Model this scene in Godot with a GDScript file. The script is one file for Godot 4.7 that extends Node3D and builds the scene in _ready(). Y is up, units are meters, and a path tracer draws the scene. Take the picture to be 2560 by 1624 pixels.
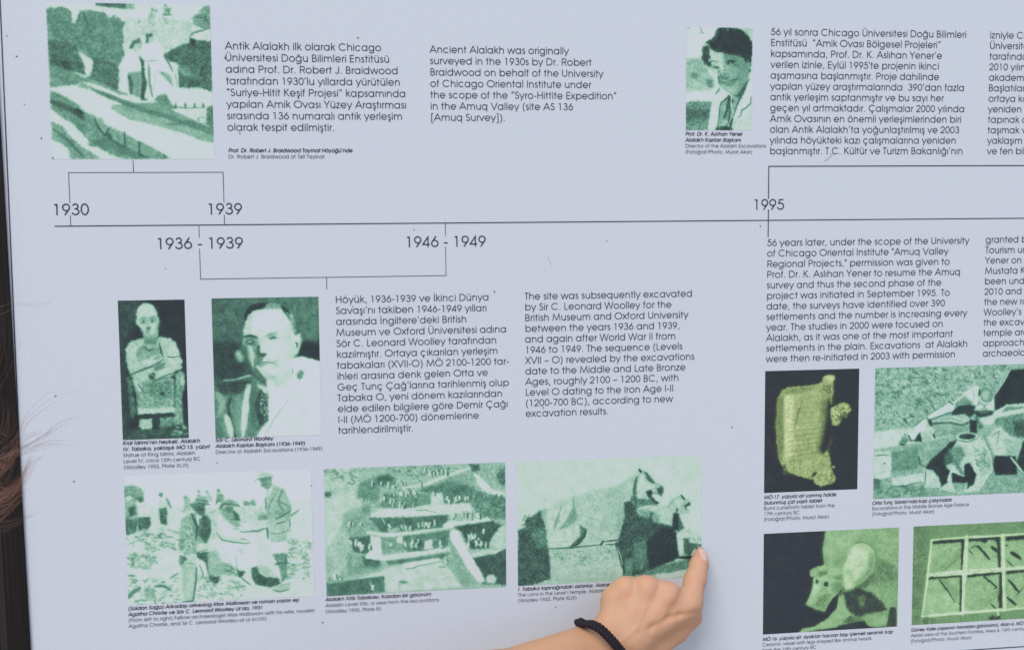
extends Node3D
# A close-up of an outdoor information panel with a pointing hand. All layout on the panel is in millimetres
# from the point where the camera faces it; EYE lifts that point to eye height.

const MM := 0.001
const EYE := Vector3(0, 1.5, 0)
const PAPER := Color(0.663, 0.715, 0.810)      # linear base colour of the unprinted sheet
const PAPER_SRGB := Color(0.772, 0.800, 0.866)  # how that sheet looks in the print ramps below

var ink: StandardMaterial3D
var glyph_cache := {}

func _ready() -> void:
	var cam := Camera3D.new()
	cam.name = "camera"
	cam.fov = 30.29
	cam.near = 0.02
	cam.far = 60.0
	cam.position = EYE + Vector3(0, 0, 1.0)
	cam.rotation_degrees = Vector3(-4.882, -8.271, -0.473)
	# a phone held close: slight softness in front of and behind the middle of the panel
	var lens := CameraAttributesPhysical.new()
	lens.frustum_focal_length = 12.0 / tan(deg_to_rad(30.29 / 2.0))
	lens.frustum_focus_distance = 1.05
	lens.frustum_near = 0.02
	lens.frustum_far = 60.0
	lens.exposure_aperture = 16.0
	cam.attributes = lens
	add_child(cam)

	var sky_mat := ProceduralSkyMaterial.new()
	sky_mat.sky_top_color = Color(0.66, 0.75, 0.90)
	sky_mat.sky_horizon_color = Color(0.80, 0.84, 0.90)
	sky_mat.sky_curve = 0.2
	sky_mat.ground_horizon_color = Color(0.70, 0.67, 0.63)
	sky_mat.ground_bottom_color = Color(0.64, 0.61, 0.57)
	sky_mat.sky_energy_multiplier = 1.0
	var sky := Sky.new()
	sky.sky_material = sky_mat
	var env := Environment.new()
	env.background_mode = Environment.BG_SKY
	env.sky = sky
	env.tonemap_mode = Environment.TONE_MAPPER_LINEAR
	env.tonemap_exposure = 1.24
	env.sdfgi_enabled = true
	env.ssao_enabled = true
	env.ssil_enabled = true
	var we := WorldEnvironment.new()
	we.name = "world"
	we.environment = env
	add_child(we)

	var sun := DirectionalLight3D.new()
	sun.name = "sun"
	sun.light_energy = 0.5
	sun.light_color = Color(1.0, 0.97, 0.93)
	sun.light_angular_distance = 30.0
	sun.shadow_enabled = true
	sun.rotation_degrees = Vector3(-48, -28, 0)
	add_child(sun)

	ink = StandardMaterial3D.new()
	ink.albedo_color = Color(0.040, 0.046, 0.068).linear_to_srgb()
	ink.roughness = 0.55
	ink.metallic_specular = 0.3

	build_post()
	var panel := build_panel()
	build_writing(panel)
	build_photographs(panel)
	build_specks(panel)
	build_hand()
	build_hair()


# ---------------------------------------------------------------- helpers
func tag(o: Node3D, label: String, category: String, group := "") -> void:
	o.set_meta("label", label)
	o.set_meta("category", category)
	if group:
		o.set_meta("group", group)

func part(called: String, mesh: Mesh, mat: Material, parent: Node3D, at := Vector3.ZERO, label := "") -> MeshInstance3D:
	var o := MeshInstance3D.new()
	o.name = called
	o.mesh = mesh
	if mat:
		o.material_override = mat
	o.position = at
	o.cast_shadow = GeometryInstance3D.SHADOW_CASTING_SETTING_ON
	if label:
		o.set_meta("label", label)
	parent.add_child(o, true)
	return o

func from_arrays(v: PackedVector3Array, n: PackedVector3Array, idx: PackedInt32Array, uv := PackedVector2Array(), col := PackedColorArray()) -> ArrayMesh:
	var a := []
	a.resize(Mesh.ARRAY_MAX)
	a[Mesh.ARRAY_VERTEX] = v
	a[Mesh.ARRAY_NORMAL] = n
	if idx.size():
		a[Mesh.ARRAY_INDEX] = idx
	if uv.size():
		a[Mesh.ARRAY_TEX_UV] = uv
	if col.size():
		a[Mesh.ARRAY_COLOR] = col
	var m := ArrayMesh.new()
	m.add_surface_from_arrays(Mesh.PRIMITIVE_TRIANGLES, a)
	return m

func noise(sd: int, freq: float, octaves := 3) -> FastNoiseLite:
	var n := FastNoiseLite.new()
	n.seed = sd
	n.noise_type = FastNoiseLite.TYPE_SIMPLEX_SMOOTH
	n.frequency = freq
	n.fractal_octaves = octaves
	return n

func noise_tex(sd: int, freq: float, size: int, lo: Color, hi: Color, octaves := 4) -> NoiseTexture2D:
	var t := NoiseTexture2D.new()
	t.width = size
	t.height = size
	t.seamless = true
	t.noise = noise(sd, freq, octaves)
	var g := Gradient.new()
	g.set_color(0, lo)
	g.set_color(1, hi)
	t.color_ramp = g
	return t

# a tube along a path (mm), tapering
func tube(path: PackedVector3Array, r0: float, r1: float, sides: int, v: PackedVector3Array, n: PackedVector3Array, idx: PackedInt32Array, closed := false) -> void:
	var base := v.size()
	var last := path.size()
	var up := Vector3(0.3, 0.2, 1).normalized()
	for i in last:
		var a := path[(i - 1 + last) % last] if closed else path[maxi(i - 1, 0)]
		var b := path[(i + 1) % last] if closed else path[mini(i + 1, last - 1)]
		var t := (b - a).normalized()
		var s := t.cross(up).normalized()
		up = s.cross(t).normalized()
		var r := lerpf(r0, r1, float(i) / maxf(1, last - 1))
		for k in sides:
			var w := TAU * k / sides
			var d := s * cos(w) + up * sin(w)
			v.append((path[i] + d * r) * MM)
			n.append(d)
	for i in (last if closed else last - 1):
		var j := (i + 1) % last
		for k in sides:
			var k2 := (k + 1) % sides
			for q in [base + i * sides + k, base + j * sides + k2, base + j * sides + k, base + i * sides + k, base + i * sides + k2, base + j * sides + k2]:
				idx.append(q)

func curve_through(pts: Array, steps: int, closed := false) -> PackedVector3Array:
	var out := PackedVector3Array()
	var c := pts.size()
	for i in (c if closed else c - 1):
		var p0: Vector3 = pts[(i - 1 + c) % c] if closed else pts[maxi(i - 1, 0)]
		var p1: Vector3 = pts[i]
		var p2: Vector3 = pts[(i + 1) % c]
		var p3: Vector3 = pts[(i + 2) % c] if closed else pts[mini(i + 2, c - 1)]
		for k in steps:
			out.append(p1.cubic_interpolate(p2, p0, p3, float(k) / steps))
	if not closed:
		out.append(pts[c - 1])
	return out


# ---------------------------------------------------------------- post and panel
func build_post() -> void:
	var post := Node3D.new()
	post.name = "wooden_post"
	post.position = Vector3(-0.30, 0, 0)
	tag(post, "dark brown stained wooden post standing along the left edge of the panel", "post")
	add_child(post)
	# long grain: noise stretched along the post, streaks and pores computed into one picture
	var w := 256
	var h := 1024
	var coarse := noise(3, 0.035, 4)
	var fine := noise(8, 0.21, 2)
	var im := Image.create(w, h, false, Image.FORMAT_RGB8)
	for y in h:
		for x in w:
			var a := coarse.get_noise_2d(x * 1.0, y * 0.035) * 0.5 + 0.5
			var b := fine.get_noise_2d(x * 1.4, y * 0.02)
			var c := 0.55 + 0.5 * a + 0.35 * b
			if b > 0.42:
				c += 6.0 * (b - 0.42)
			im.set_pixel(x, y, Color(0.0125 * c, 0.0094 * c, 0.0102 * c).linear_to_srgb())
	var wood := StandardMaterial3D.new()
	wood.albedo_texture = ImageTexture.create_from_image(im)
	wood.roughness = 0.62
	wood.metallic_specular = 0.35
	var bm: Image = im.duplicate()
	bm.bump_map_to_normal_map(6.0)
	wood.normal_enabled = true
	wood.normal_texture = ImageTexture.create_from_image(bm)
	wood.normal_scale = 0.6
	wood.uv1_triplanar = true
	wood.uv1_scale = Vector3(9, 1.1, 9)
	wood.uv1_offset = Vector3(0.35, 0.1, 0.2)
	part("post_beam", chamfered(86, 2000, 74, 3.0), wood, post, Vector3(-0.021, 1.0, -0.0365))
	# the cover strip that laps over the edge of the sheet leans a little
	var strip := part("cover_strip", chamfered(17.5, 1960, 2.6, 0.5), wood, post, Vector3.ZERO)
	strip.rotation.z = 0.0132
	strip.position = Vector3(-0.2569 + 0.30 - 0.00875, 1.42, 0.0018)
	for k in 2:
		var sm := CylinderMesh.new()
		sm.top_radius = 0.0032
		sm.bottom_radius = 0.0036
		sm.height = 0.0016
		sm.radial_segments = 16
		var metal := StandardMaterial3D.new()
		metal.albedo_color = Color(0.16, 0.14, 0.13)
		metal.metallic = 0.8
		metal.roughness = 0.5
		var s := part("screw_head", sm, metal, post, Vector3(-0.042, 1.84 - 0.9 * k, 0.0035))
		s.rotation.x = PI / 2

func chamfered(w: float, h: float, d: float, c: float) -> ArrayMesh:
	# an upright beam with its long edges chamfered, in mm, centred
	var x := w / 2
	var z := d / 2
	var ring := PackedVector2Array([Vector2(-x + c, z), Vector2(x - c, z), Vector2(x, z - c), Vector2(x, -z + c), Vector2(x - c, -z), Vector2(-x + c, -z), Vector2(-x, -z + c), Vector2(-x, z - c)])
	var st := SurfaceTool.new()
	st.begin(Mesh.PRIMITIVE_TRIANGLES)
	st.set_smooth_group(-1)
	for i in 8:
		var a := ring[i]
		var b := ring[(i + 1) % 8]
		var p := [Vector3(a.x, h / 2, a.y), Vector3(b.x, h / 2, b.y), Vector3(b.x, -h / 2, b.y), Vector3(a.x, -h / 2, a.y)]
		for q in [0, 1, 2, 0, 2, 3]:
			st.add_vertex(p[q] * MM)
	for s in [1.0, -1.0]:
		for i in range(1, 7):
			var tri := [ring[0], ring[i], ring[i + 1]] if s < 0 else [ring[0], ring[i + 1], ring[i]]
			for q in tri:
				st.add_vertex(Vector3(q.x, s * h / 2, q.y) * MM)
	st.generate_normals()
	return st.commit()

func build_panel() -> Node3D:
	var panel := Node3D.new()
	panel.name = "information_panel"
	panel.position = EYE
	tag(panel, "pale blue-grey printed information panel with timeline, two languages and green photographs", "information panel")
	add_child(panel)
	var sheet_mat := StandardMaterial3D.new()
	sheet_mat.albedo_color = PAPER.linear_to_srgb()
	sheet_mat.albedo_texture = noise_tex(21, 0.11, 1024, Color(0.962, 0.966, 0.972), Color(1, 1, 1), 4)
	sheet_mat.uv1_triplanar = true
	sheet_mat.uv1_scale = Vector3(3.1, 3.1, 3.1)
	sheet_mat.roughness = 0.36
	sheet_mat.metallic_specular = 0.5
	var m := BoxMesh.new()
	m.size = Vector3(1040, 640, 4) * MM
	part("sheet", m, sheet_mat, panel, Vector3(-264 + 520, -410 + 320, -2) * MM)
	# printed border, timeline and brackets
	rule(panel, "border_line", [[-255.7, 230, -255.7, -394], [-255.7, -394, 740, -394]], 0.85)
	rule(panel, "timeline", [[-221.4, 0, 660, 0]], 0.78)
	rule(panel, "bracket_line", [[-159.7, 52, -159.7, 42.3], [-209.5, 42.3, -89.7, 42.3], [-209.5, 42.3, -209.5, 18.5], [-209.5, 8.4, -209.5, 0], [-89.7, 42.3, -89.7, 18.1], [-89.7, 8.2, -89.7, 0]], 0.44)
	rule(panel, "bracket_line", [[-110, 0, -110, -9.9], [-110, -19.3, -110, -43.7], [-110, -43.7, 89.9, -43.7], [89.9, 0, 89.9, -10.6], [89.9, -19.9, 89.9, -43.7], [-8.8, -43.7, -8.8, -53.7]], 0.44)
	rule(panel, "bracket_line", [[370.5, 46.4, 370.5, 18.9], [370.5, 9.0, 370.5, -14.1], [370.5, 46.4, 660, 46.8]], 0.8)
	return panel

func rule(panel: Node3D, called: String, segs: Array, w: float) -> void:
	var v := PackedVector3Array()
	var n := PackedVector3Array()
	var idx := PackedInt32Array()
	var z := 0.30
	for s in segs:
		var a := Vector2(s[0], s[1])
		var b := Vector2(s[2], s[3])
		var t := (b - a).normalized()
		var q := Vector2(-t.y, t.x) * w / 2
		a -= t * w / 2
		b += t * w / 2
		var base := v.size()
		for p in [a + q, b + q, b - q, a - q]:
			v.append(Vector3(p.x, p.y, z) * MM)
			n.append(Vector3.BACK)
		for k in [0, 1, 2, 0, 2, 3]:
			idx.append(base + k)
		z += 0.012
	part(called, from_arrays(v, n, idx), ink, panel)


# ---------------------------------------------------------------- lettering: a geometric sans drawn as strokes
# widths in 1/1000 em, regular and bold, in the order of CHARS
const CHARS := "ABCDEFGHIJKLMNOPQRSTUVWXYZabcdefghijklmnopqrstuvwxyz0123456789 .,:;-–()[]/'’“”\""
const WIDE := "740 574 813 744 536 485 872 683 226 482 591 462 919 740 869 592 871 607 498 426 655 702 960 609 592 480 683 682 647 685 650 314 673 610 200 203 502 200 938 610 655 682 682 301 388 339 608 554 831 480 536 425 554 554 554 554 554 554 554 554 554 554 277 277 277 277 277 332 500 369 369 351 351 437 198 251 402 402 309"
const WIDE_BOLD := "740 580 780 700 520 480 840 680 280 480 620 440 900 740 840 560 840 580 520 420 640 700 900 680 620 500 660 660 640 660 640 280 660 600 240 260 580 240 940 600 640 660 660 320 440 300 600 560 800 560 580 460 560 560 560 560 560 560 560 560 560 560 280 280 280 280 280 420 500 380 380 351 351 460 220 251 402 402 309"
# strokes: M move, L line, A centre radii from-to in degrees, D dot
const STROKES := {
	"A": "M 32 0 L 370 705 L 708 0 M 150 235 L 590 235", "B": "M 110 372 L 110 688 L 290 688 A 290 530 150 158 90 -90 L 110 372 M 110 372 L 310 372 A 310 205 180 168 90 -90 L 110 37 L 110 372",
	"C": "A 425 362 350 328 42 318", "D": "M 105 362 L 105 688 L 330 688 A 330 362 325 326 90 -90 L 105 37 L 105 362", "E": "M 470 688 L 110 688 L 110 37 L 470 37 M 110 372 L 450 372",
	"F": "M 440 688 L 110 688 L 110 0 M 110 372 L 420 372", "G": "A 430 362 350 328 44 352 M 470 335 L 785 335", "H": "M 105 0 L 105 725 M 578 0 L 578 725 M 105 375 L 578 375", "I": "M 113 0 L 113 725",
	"J": "M 365 725 L 365 200 A 205 200 160 165 0 -160", "K": "M 110 0 L 110 725 M 500 725 L 125 340 M 215 430 L 550 0", "L": "M 110 725 L 110 37 L 435 37", "M": "M 80 0 L 185 690 L 460 70 L 735 690 L 840 0",
	"N": "M 108 0 L 108 690 L 632 35 L 632 725", "O": "A 434 362 372 328 0 360", "P": "M 110 0 L 110 688 L 335 688 A 335 510 190 178 90 -90 L 110 332", "Q": "A 434 362 372 328 0 360 M 520 200 L 760 -10",
	"R": "M 110 0 L 110 688 L 340 688 A 340 515 190 173 90 -90 L 110 342 M 350 342 L 550 0", "S": "A 250 535 150 153 25 270 A 245 205 185 170 90 -160", "T": "M 12 688 L 414 688 M 213 688 L 213 0", "U": "M 100 725 L 100 260 A 327 260 227 223 180 360 L 554 725",
	"V": "M 35 725 L 351 25 L 667 725", "W": "M 30 725 L 258 25 L 480 700 L 702 25 L 930 725", "X": "M 45 0 L 560 725 M 50 725 L 565 0", "Y": "M 25 725 L 296 330 L 567 725 M 296 330 L 296 0", "Z": "M 40 688 L 420 688 L 45 37 L 440 37",
	"a": "A 312 270 246 243 0 360 M 562 540 L 562 0", "b": "M 120 740 L 120 0 A 370 270 246 243 0 360", "c": "A 330 270 252 243 42 318", "d": "A 315 270 246 243 0 360 M 565 740 L 565 0", "e": "M 78 262 L 570 262 A 325 270 247 243 0 322",
	"f": "M 132 0 L 132 595 A 232 595 100 108 180 80 M 35 503 L 265 503", "g": "A 310 270 246 243 0 360 M 556 540 L 556 -50 A 315 -50 241 135 0 -155", "h": "M 108 740 L 108 0 M 108 310 A 305 310 197 196 180 0 L 502 0", "i": "M 100 540 L 100 0 D 100 672", "j": "M 105 540 L 105 -100 A 20 -100 85 90 0 -85 D 105 672",
	"k": "M 105 740 L 105 0 M 420 540 L 120 245 M 205 325 L 460 0", "l": "M 100 740 L 100 0", "m": "M 108 540 L 108 0 M 108 330 A 289 330 181 178 180 0 L 470 0 M 470 330 A 651 330 181 178 180 0 L 832 0", "n": "M 108 540 L 108 0 M 108 310 A 305 310 197 196 180 0 L 502 0",
	"o": "A 327 270 252 243 0 360", "p": "M 120 540 L 120 -190 A 370 270 246 243 0 360", "q": "A 312 270 246 243 0 360 M 562 540 L 562 -190", "r": "M 105 540 L 105 0 M 105 320 A 285 320 180 184 180 88", "s": "A 200 393 112 110 25 270 A 192 160 128 123 90 -155", "t": "M 160 700 L 160 0 M 30 503 L 300 503",
	"u": "M 502 540 L 502 0 M 106 540 L 106 232 A 304 232 198 197 180 360", "v": "M 35 540 L 277 30 L 519 540", "w": "M 35 540 L 222 30 L 415 515 L 608 30 L 795 540", "x": "M 25 0 L 425 540 M 45 540 L 450 0", "y": "M 28 540 L 270 45 M 505 540 L 165 -190", "z": "M 45 503 L 350 503 L 45 37 L 385 37",
	"0": "A 277 355 212 330 0 360", "1": "M 130 650 L 285 650 L 285 0 M 285 700 L 285 600", "2": "A 277 490 200 195 175 -38 L 75 37 L 490 37", "3": "A 275 535 155 152 165 -90 A 270 207 205 176 90 -165", "4": "M 505 170 L 50 170 L 390 660 L 390 0", "5": "M 460 668 L 195 668 L 140 385 A 262 240 218 205 128 -165",
	"6": "A 277 235 205 200 0 360 M 90 310 L 365 705", "7": "M 60 668 L 470 668 L 175 0", "8": "A 277 530 155 152 0 360 A 277 205 205 170 0 360", "9": "A 277 475 205 200 0 360 M 464 400 L 190 5",
	".": "D 138 45", ",": "M 165 90 L 105 -110", ":": "D 138 45 D 138 470", ";": "M 165 90 L 105 -110 D 138 470", "-": "M 45 262 L 290 262", "–": "M 45 262 L 455 262", "(": "A 460 270 340 540 125 235", ")": "A -90 270 340 540 55 -55", "[": "M 270 735 L 130 735 L 130 -170 L 270 -170", "]": "M 80 735 L 220 735 L 220 -170 L 80 -170", "/": "M 40 -60 L 400 740",
	"'": "M 100 735 L 95 520", "’": "M 150 740 L 95 545", "“": "M 120 545 L 175 740 M 250 545 L 305 740", "”": "M 165 740 L 110 545 M 300 740 L 245 545", "\"": "M 100 735 L 95 520 M 210 735 L 205 520",
}
const ACCENTED := {"ü": "u:", "ö": "o:", "Ü": "U:", "Ö": "O:", "ş": "s,", "ç": "c,", "Ş": "S,", "Ç": "C,", "ğ": "g~", "İ": "I.", "ı": "i!"}

func stroke_paths(ch: String) -> Array:
	var spec: String = ""
	var mark := ""
	var key := ch
	if ACCENTED.has(ch):
		key = ACCENTED[ch][0]
		mark = ACCENTED[ch][1]
	if not STROKES.has(key):
		return []
	spec = STROKES[key]
	var adv := int(WIDE.split(" ")[CHARS.find(key)])
	if mark == "!":
		spec = "M 100 540 L 100 0"
	elif mark == ":":
		var y := 672 if key == key.to_lower() else 850
		spec += " D %d %d D %d %d" % [adv / 2 - 95, y, adv / 2 + 95, y]
	elif mark == ".":
		spec += " D %d 850" % (adv / 2)
	elif mark == "~":
		spec += " A %d 730 105 95 200 340" % (adv / 2 - 20)
	elif mark == ",":
		spec += " M %d 0 L %d -75 A %d -125 75 55 80 -120" % [adv / 2 + 5, adv / 2 - 5, adv / 2 - 10]
	var paths := []
	var cur := PackedVector2Array()
	var t := spec.split(" ")
	var i := 0
	while i < t.size():
		match t[i]:
			"M":
				if cur.size() > 1:
					paths.append(cur)
				cur = PackedVector2Array([Vector2(float(t[i + 1]), float(t[i + 2]))])
				i += 3
			"L":
				cur.append(Vector2(float(t[i + 1]), float(t[i + 2])))
				i += 3
			"D":
				var d := Vector2(float(t[i + 1]), float(t[i + 2]))
				paths.append(PackedVector2Array([d + Vector2(0, 46), d - Vector2(0, 46)]))
				i += 3
			"A":
				var c := Vector2(float(t[i + 1]), float(t[i + 2]))
				var r := Vector2(float(t[i + 3]), float(t[i + 4]))
				var a0 := deg_to_rad(float(t[i + 5]))
				var a1 := deg_to_rad(float(t[i + 6]))
				var steps := maxi(5, int(absf(a1 - a0) / 0.33))
				var first := c + Vector2(cos(a0), sin(a0)) * r
				if cur.size() and cur[cur.size() - 1].distance_to(first) > 12.0:
					if cur.size() > 1:
						paths.append(cur)
					cur = PackedVector2Array()
				for k in range(0 if cur.is_empty() else 1, steps + 1):
					var w := lerpf(a0, a1, float(k) / steps)
					cur.append(c + Vector2(cos(w), sin(w)) * r)
				i += 7
			_:
				i += 1
	if cur.size() > 1:
		paths.append(cur)
	return paths

# triangles of one glyph in em units: [vertices, indices]
func glyph(ch: String, bold: bool) -> Array:
	var key := ch + ("b" if bold else "r")
	if glyph_cache.has(key):
		return glyph_cache[key]
	var v := PackedVector3Array()
	var idx := PackedInt32Array()
	var half := 63.0 if bold else 38.0
	var z := 0.0
	for p in stroke_paths(ch):
		var c: int = p.size()
		var loop: bool = p[0].distance_to(p[c - 1]) < 2.0 and c > 4
		var base := v.size()
		for i in c:
			var prev: Vector2 = p[i - 1] if i > 0 else (p[c - 2] if loop else p[0])
			var next: Vector2 = p[i + 1] if i < c - 1 else (p[1] if loop else p[c - 1])
			var t0: Vector2 = (p[i] - prev).normalized()
			var t1: Vector2 = (next - p[i]).normalized()
			if t0 == Vector2.ZERO:
				t0 = t1
			if t1 == Vector2.ZERO:
				t1 = t0
			var n0 := Vector2(-t0.y, t0.x)
			var n1 := Vector2(-t1.y, t1.x)
			var m := (n0 + n1).normalized()
			if m == Vector2.ZERO:
				m = n0
			var k := half / maxf(0.33, m.dot(n0))
			for s in [1.0, -1.0]:
				var q: Vector2 = p[i] + m * k * s
				if bold:
					q.x += q.y * 0.19
				v.append(Vector3(q.x, q.y, z))
		for i in c - 1:
			var b := base + i * 2
			for q in [b, b + 2, b + 3, b, b + 3, b + 1]:
				idx.append(q)
		z += 3.0
	glyph_cache[key] = [v, idx]
	return glyph_cache[key]

func write(panel: Node3D, called: String, x: float, y: float, em: float, em_bold: float, pitch: float, bold_lines: int, text: String) -> void:
	var v := PackedVector3Array()
	var idx := PackedInt32Array()
	var wide := WIDE.split(" ")
	var wide_bold := WIDE_BOLD.split(" ")
	var row := 0
	for line in text.split("|"):
		var bold := row < bold_lines
		var e := (em_bold if bold else em) * 0.001
		var pen := x
		for ch in line:
			var g := glyph(ch, bold)
			var base := v.size()
			var gv: PackedVector3Array = g[0]
			for p in gv:
				v.append(Vector3(pen + p.x * e, y - row * pitch + p.y * e, 0.30 + p.z * e) * MM)
			for k in g[1]:
				idx.append(base + k)
			var key := ch
			if ACCENTED.has(ch):
				key = ACCENTED[ch][0]
			pen += int((wide_bold if bold else wide)[CHARS.find(key)]) * e
		row += 1
	var n := PackedVector3Array()
	n.resize(v.size())
	n.fill(Vector3.BACK)
	part(called, from_arrays(v, n, idx), ink, panel)


func build_writing(panel: Node3D) -> void:
	write(panel, "paragraph", -85.6, 140.1, 8.16, 8.16, 9.23, 0, "Antik Alalakh ilk olarak Chicago|Üniversitesi Doğu Bilimleri Enstitüsü|adına Prof. Dr. Robert J. Braidwood|tarafından 1930’lu yıllarda yürütülen|“Suriye-Hitit Keşif Projesi” kapsamında|yapılan Amik Ovası Yüzey Araştırması|sırasında 136 numaralı antik yerleşim|olarak tespit edilmiştir.")
	write(panel, "paragraph", 78.7, 139.3, 8.09, 8.09, 9.2, 0, "Ancient Alalakh was originally|surveyed in the 1930s by Dr. Robert|Braidwood on behalf of the University|of Chicago Oriental Institute under|the scope of the “Syro-Hittite Expedition”|in the Amuq Valley (site AS 136|[Amuq Survey]).")
	write(panel, "paragraph", 371, 157.7, 8.18, 8.18, 9.18, 0, "56 yıl sonra Chicago Üniversitesi Doğu Bilimleri|Enstitüsü  “Amik Ovası Bölgesel Projeleri”|kapsamında, Prof. Dr. K. Aslıhan Yener’e|verilen izinle, Eylül 1995'te projenin ikinci|aşamasına başlanmıştır. Proje dahilinde|yapılan yüzey araştırmalarında  390’dan fazla|antik yerleşim saptanmıştır ve bu sayı her|geçen yıl artmaktadır. Çalışmalar 2000 yılında|Amik Ovasının en önemli yerleşimlerinden biri|olan Antik Alalakh’ta yoğunlaştırılmış ve 2003|yılında höyükteki kazı çalışmalarına yeniden|başlanmıştır. T.C. Kültür ve Turizm Bakanlığı’nın")
	write(panel, "paragraph", 572, 157.7, 8.18, 8.18, 9.18, 0, "izniyle Ch|Üniversites|tarafında|2010 yılın|akademi|Başlatılan|ortaya ko|yeniden|tapınak a|taşımak v|yaklaşım|ve fen bil")
	write(panel, "paragraph", -2.1, -65.1, 8.06, 8.06, 9.1, 0, "Höyük, 1936-1939 ve İkinci Dünya|Savaşı’nı takiben 1946-1949 yılları|arasında İngiltere’deki British|Museum ve Oxford Üniversitesi adına|Sör C. Leonard Woolley tarafından|kazılmıştır. Ortaya çıkarılan yerleşim|tabakaları (XVII-O) MÖ 2100-1200 tar-|ihleri arasına denk gelen Orta ve|Geç Tunç Çağ’larına tarihlenmiş olup|Tabaka O, yeni dönem kazılarından|elde edilen bilgilere göre Demir Çağı|I-II (MÖ 1200-700) dönemlerine|tarihlendirilmiştir.")
	write(panel, "paragraph", 156.2, -65.1, 8.16, 8.16, 9.09, 0, "The site was subsequently excavated|by Sir C. Leonard Woolley for the|British Museum and Oxford University|between the years 1936 and 1939,|and again after World War II from|1946 to 1949. The sequence (Levels|XVII – O) revealed by the excavations|date to the Middle and Late Bronze|Ages, roughly 2100 – 1200 BC, with|Level O dating to the Iron Age I-II|(1200-700 BC), according to new|excavation results.")
	write(panel, "paragraph", 369.5, -22.2, 8.24, 8.24, 9.21, 0, "56 years later, under the scope of the University|of Chicago Oriental Institute \"Amuq Valley|Regional Projects,\" permission was given to|Prof. Dr. K. Aslıhan Yener to resume the Amuq|survey and thus the second phase of the|project was initiated in September 1995. To|date, the surveys have identified over 390|settlements and the number is increasing every|year. The studies in 2000 were focused on|Alalakh, as it was one of the most important|settlements in the plain. Excavations  at Alalakh|were then re-initiated in 2003 with permission")
	write(panel, "paragraph", 572.8, -21.6, 8.16, 8.16, 9.27, 0, "granted b|Tourism un|Yener on|Mustafa K|been und|2010 and|the new ro|Woolley’s|the excav|temple are|approach|archaeolo")
	write(panel, "caption", -85.2, 58.3, 4.23, 4.23, 4.95, 1, "Prof. Dr. Robert J. Braidwood Tayinat Höyüğü’nde|Dr. Robert J. Braidwood at Tell Tayinat")
	write(panel, "caption", 295.9, 72.4, 4.26, 4.31, 5.06, 2, "Prof. Dr. K. Aslıhan Yener|Alalakh Kazıları Başkanı|Director of the Alalakh Excavations|(Fotoğraf/Photo: Murat Akar)")
	write(panel, "caption", -175.7, -177.6, 4.18, 4.2, 5, 2, "Kral İdrimi’nin heykeli, Alalakh|IV. Tabaka, yaklaşık MÖ 15. yüzyıl|Statue of King Idrimi, Alalakh|Level IV, circa 15th century BC|(Woolley 1955, Plate XLVI)")
	write(panel, "caption", -102.2, -177.6, 4.19, 4.18, 5.02, 2, "Sör C. Leonard Woolley|Alalakh Kazıları Başkanı (1936-1949)|Director of Alalakh Excavations (1936-1949)")
	write(panel, "caption", -176.3, -315.3, 4.17, 4.18, 4.92, 2, "(Soldan Sağa) Arkadaşı arkeolog Max Mallowan ve roman yazarı eşi|Agatha Christie ve Sör C. Leonard Woolley Ur’da, 1931|(From left to right) Fellow archaeologist Max Mallowan with his wife, novelist|Agatha Christie, and Sir C. Leonard Woolley at Ur in1931")
	write(panel, "caption", -15.6, -316.4, 4.23, 4.23, 5.2, 1, "Alalakh XIIb Tabakası; Kazıdan bir görünüm|Alalakh Level XIIb: a view from the excavations|(Woolley 1955, Plate III)")
	write(panel, "caption", 148.6, -316.3, 4.2, 4.21, 5, 1, "I. Tabaka tapınağındaki aslanlar, Alalakh|The Lions in the Level I temple, Alalakh|(Woolley 1955, Plate XLIX)")
	write(panel, "caption", 369, -245.1, 4.35, 4.37, 4.96, 2, "MÖ 17. yüzyıla ait yanmış halde|bulunmuş çizi yazılı tablet|Burnt cuneiform tablet from the|17th century BC|(Fotoğraf/Photo: Murat Akar)")
	write(panel, "caption", 470.2, -254.5, 4.25, 4.27, 5.03, 1, "Orta Tunç Sarayı’nda kazı çalışmaları|Excavations in the Middle Bronze Age Palace|(Fotoğraf/Photo: Murat Akar)")
	write(panel, "caption", 368.9, -373.7, 4.21, 4.19, 5, 1, "MÖ 16. yüzyıla ait  ayakları hayvan başı işlemeli seramik kap|Ceramic vessel with legs shaped like animal heads|from the 16th century BC")
	write(panel, "caption", 509.6, -373.3, 4.22, 4.21, 5.2, 1, "Güney Kale yapısının havadan görünümü, Alan 4, MÖ|Aerial view of the Southern Fortress, Area 4, 14th century|(Fotoğraf/Photo: Murat Akar)")
	write(panel, "year_number", -223.2, 8.7, 12.86, 12.86, 0, 0, "1930")
	write(panel, "year_number", -103.5, 8.4, 12.82, 12.82, 0, 0, "1939")
	write(panel, "year_number", -144.2, -19.2, 12.99, 12.99, 0, 0, "1936 - 1939")
	write(panel, "year_number", 56.1, -19.8, 12.78, 12.78, 0, 0, "1946 - 1949")
	write(panel, "year_number", 356.4, 9.1, 12.97, 12.97, 0, 0, "1995")


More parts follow.
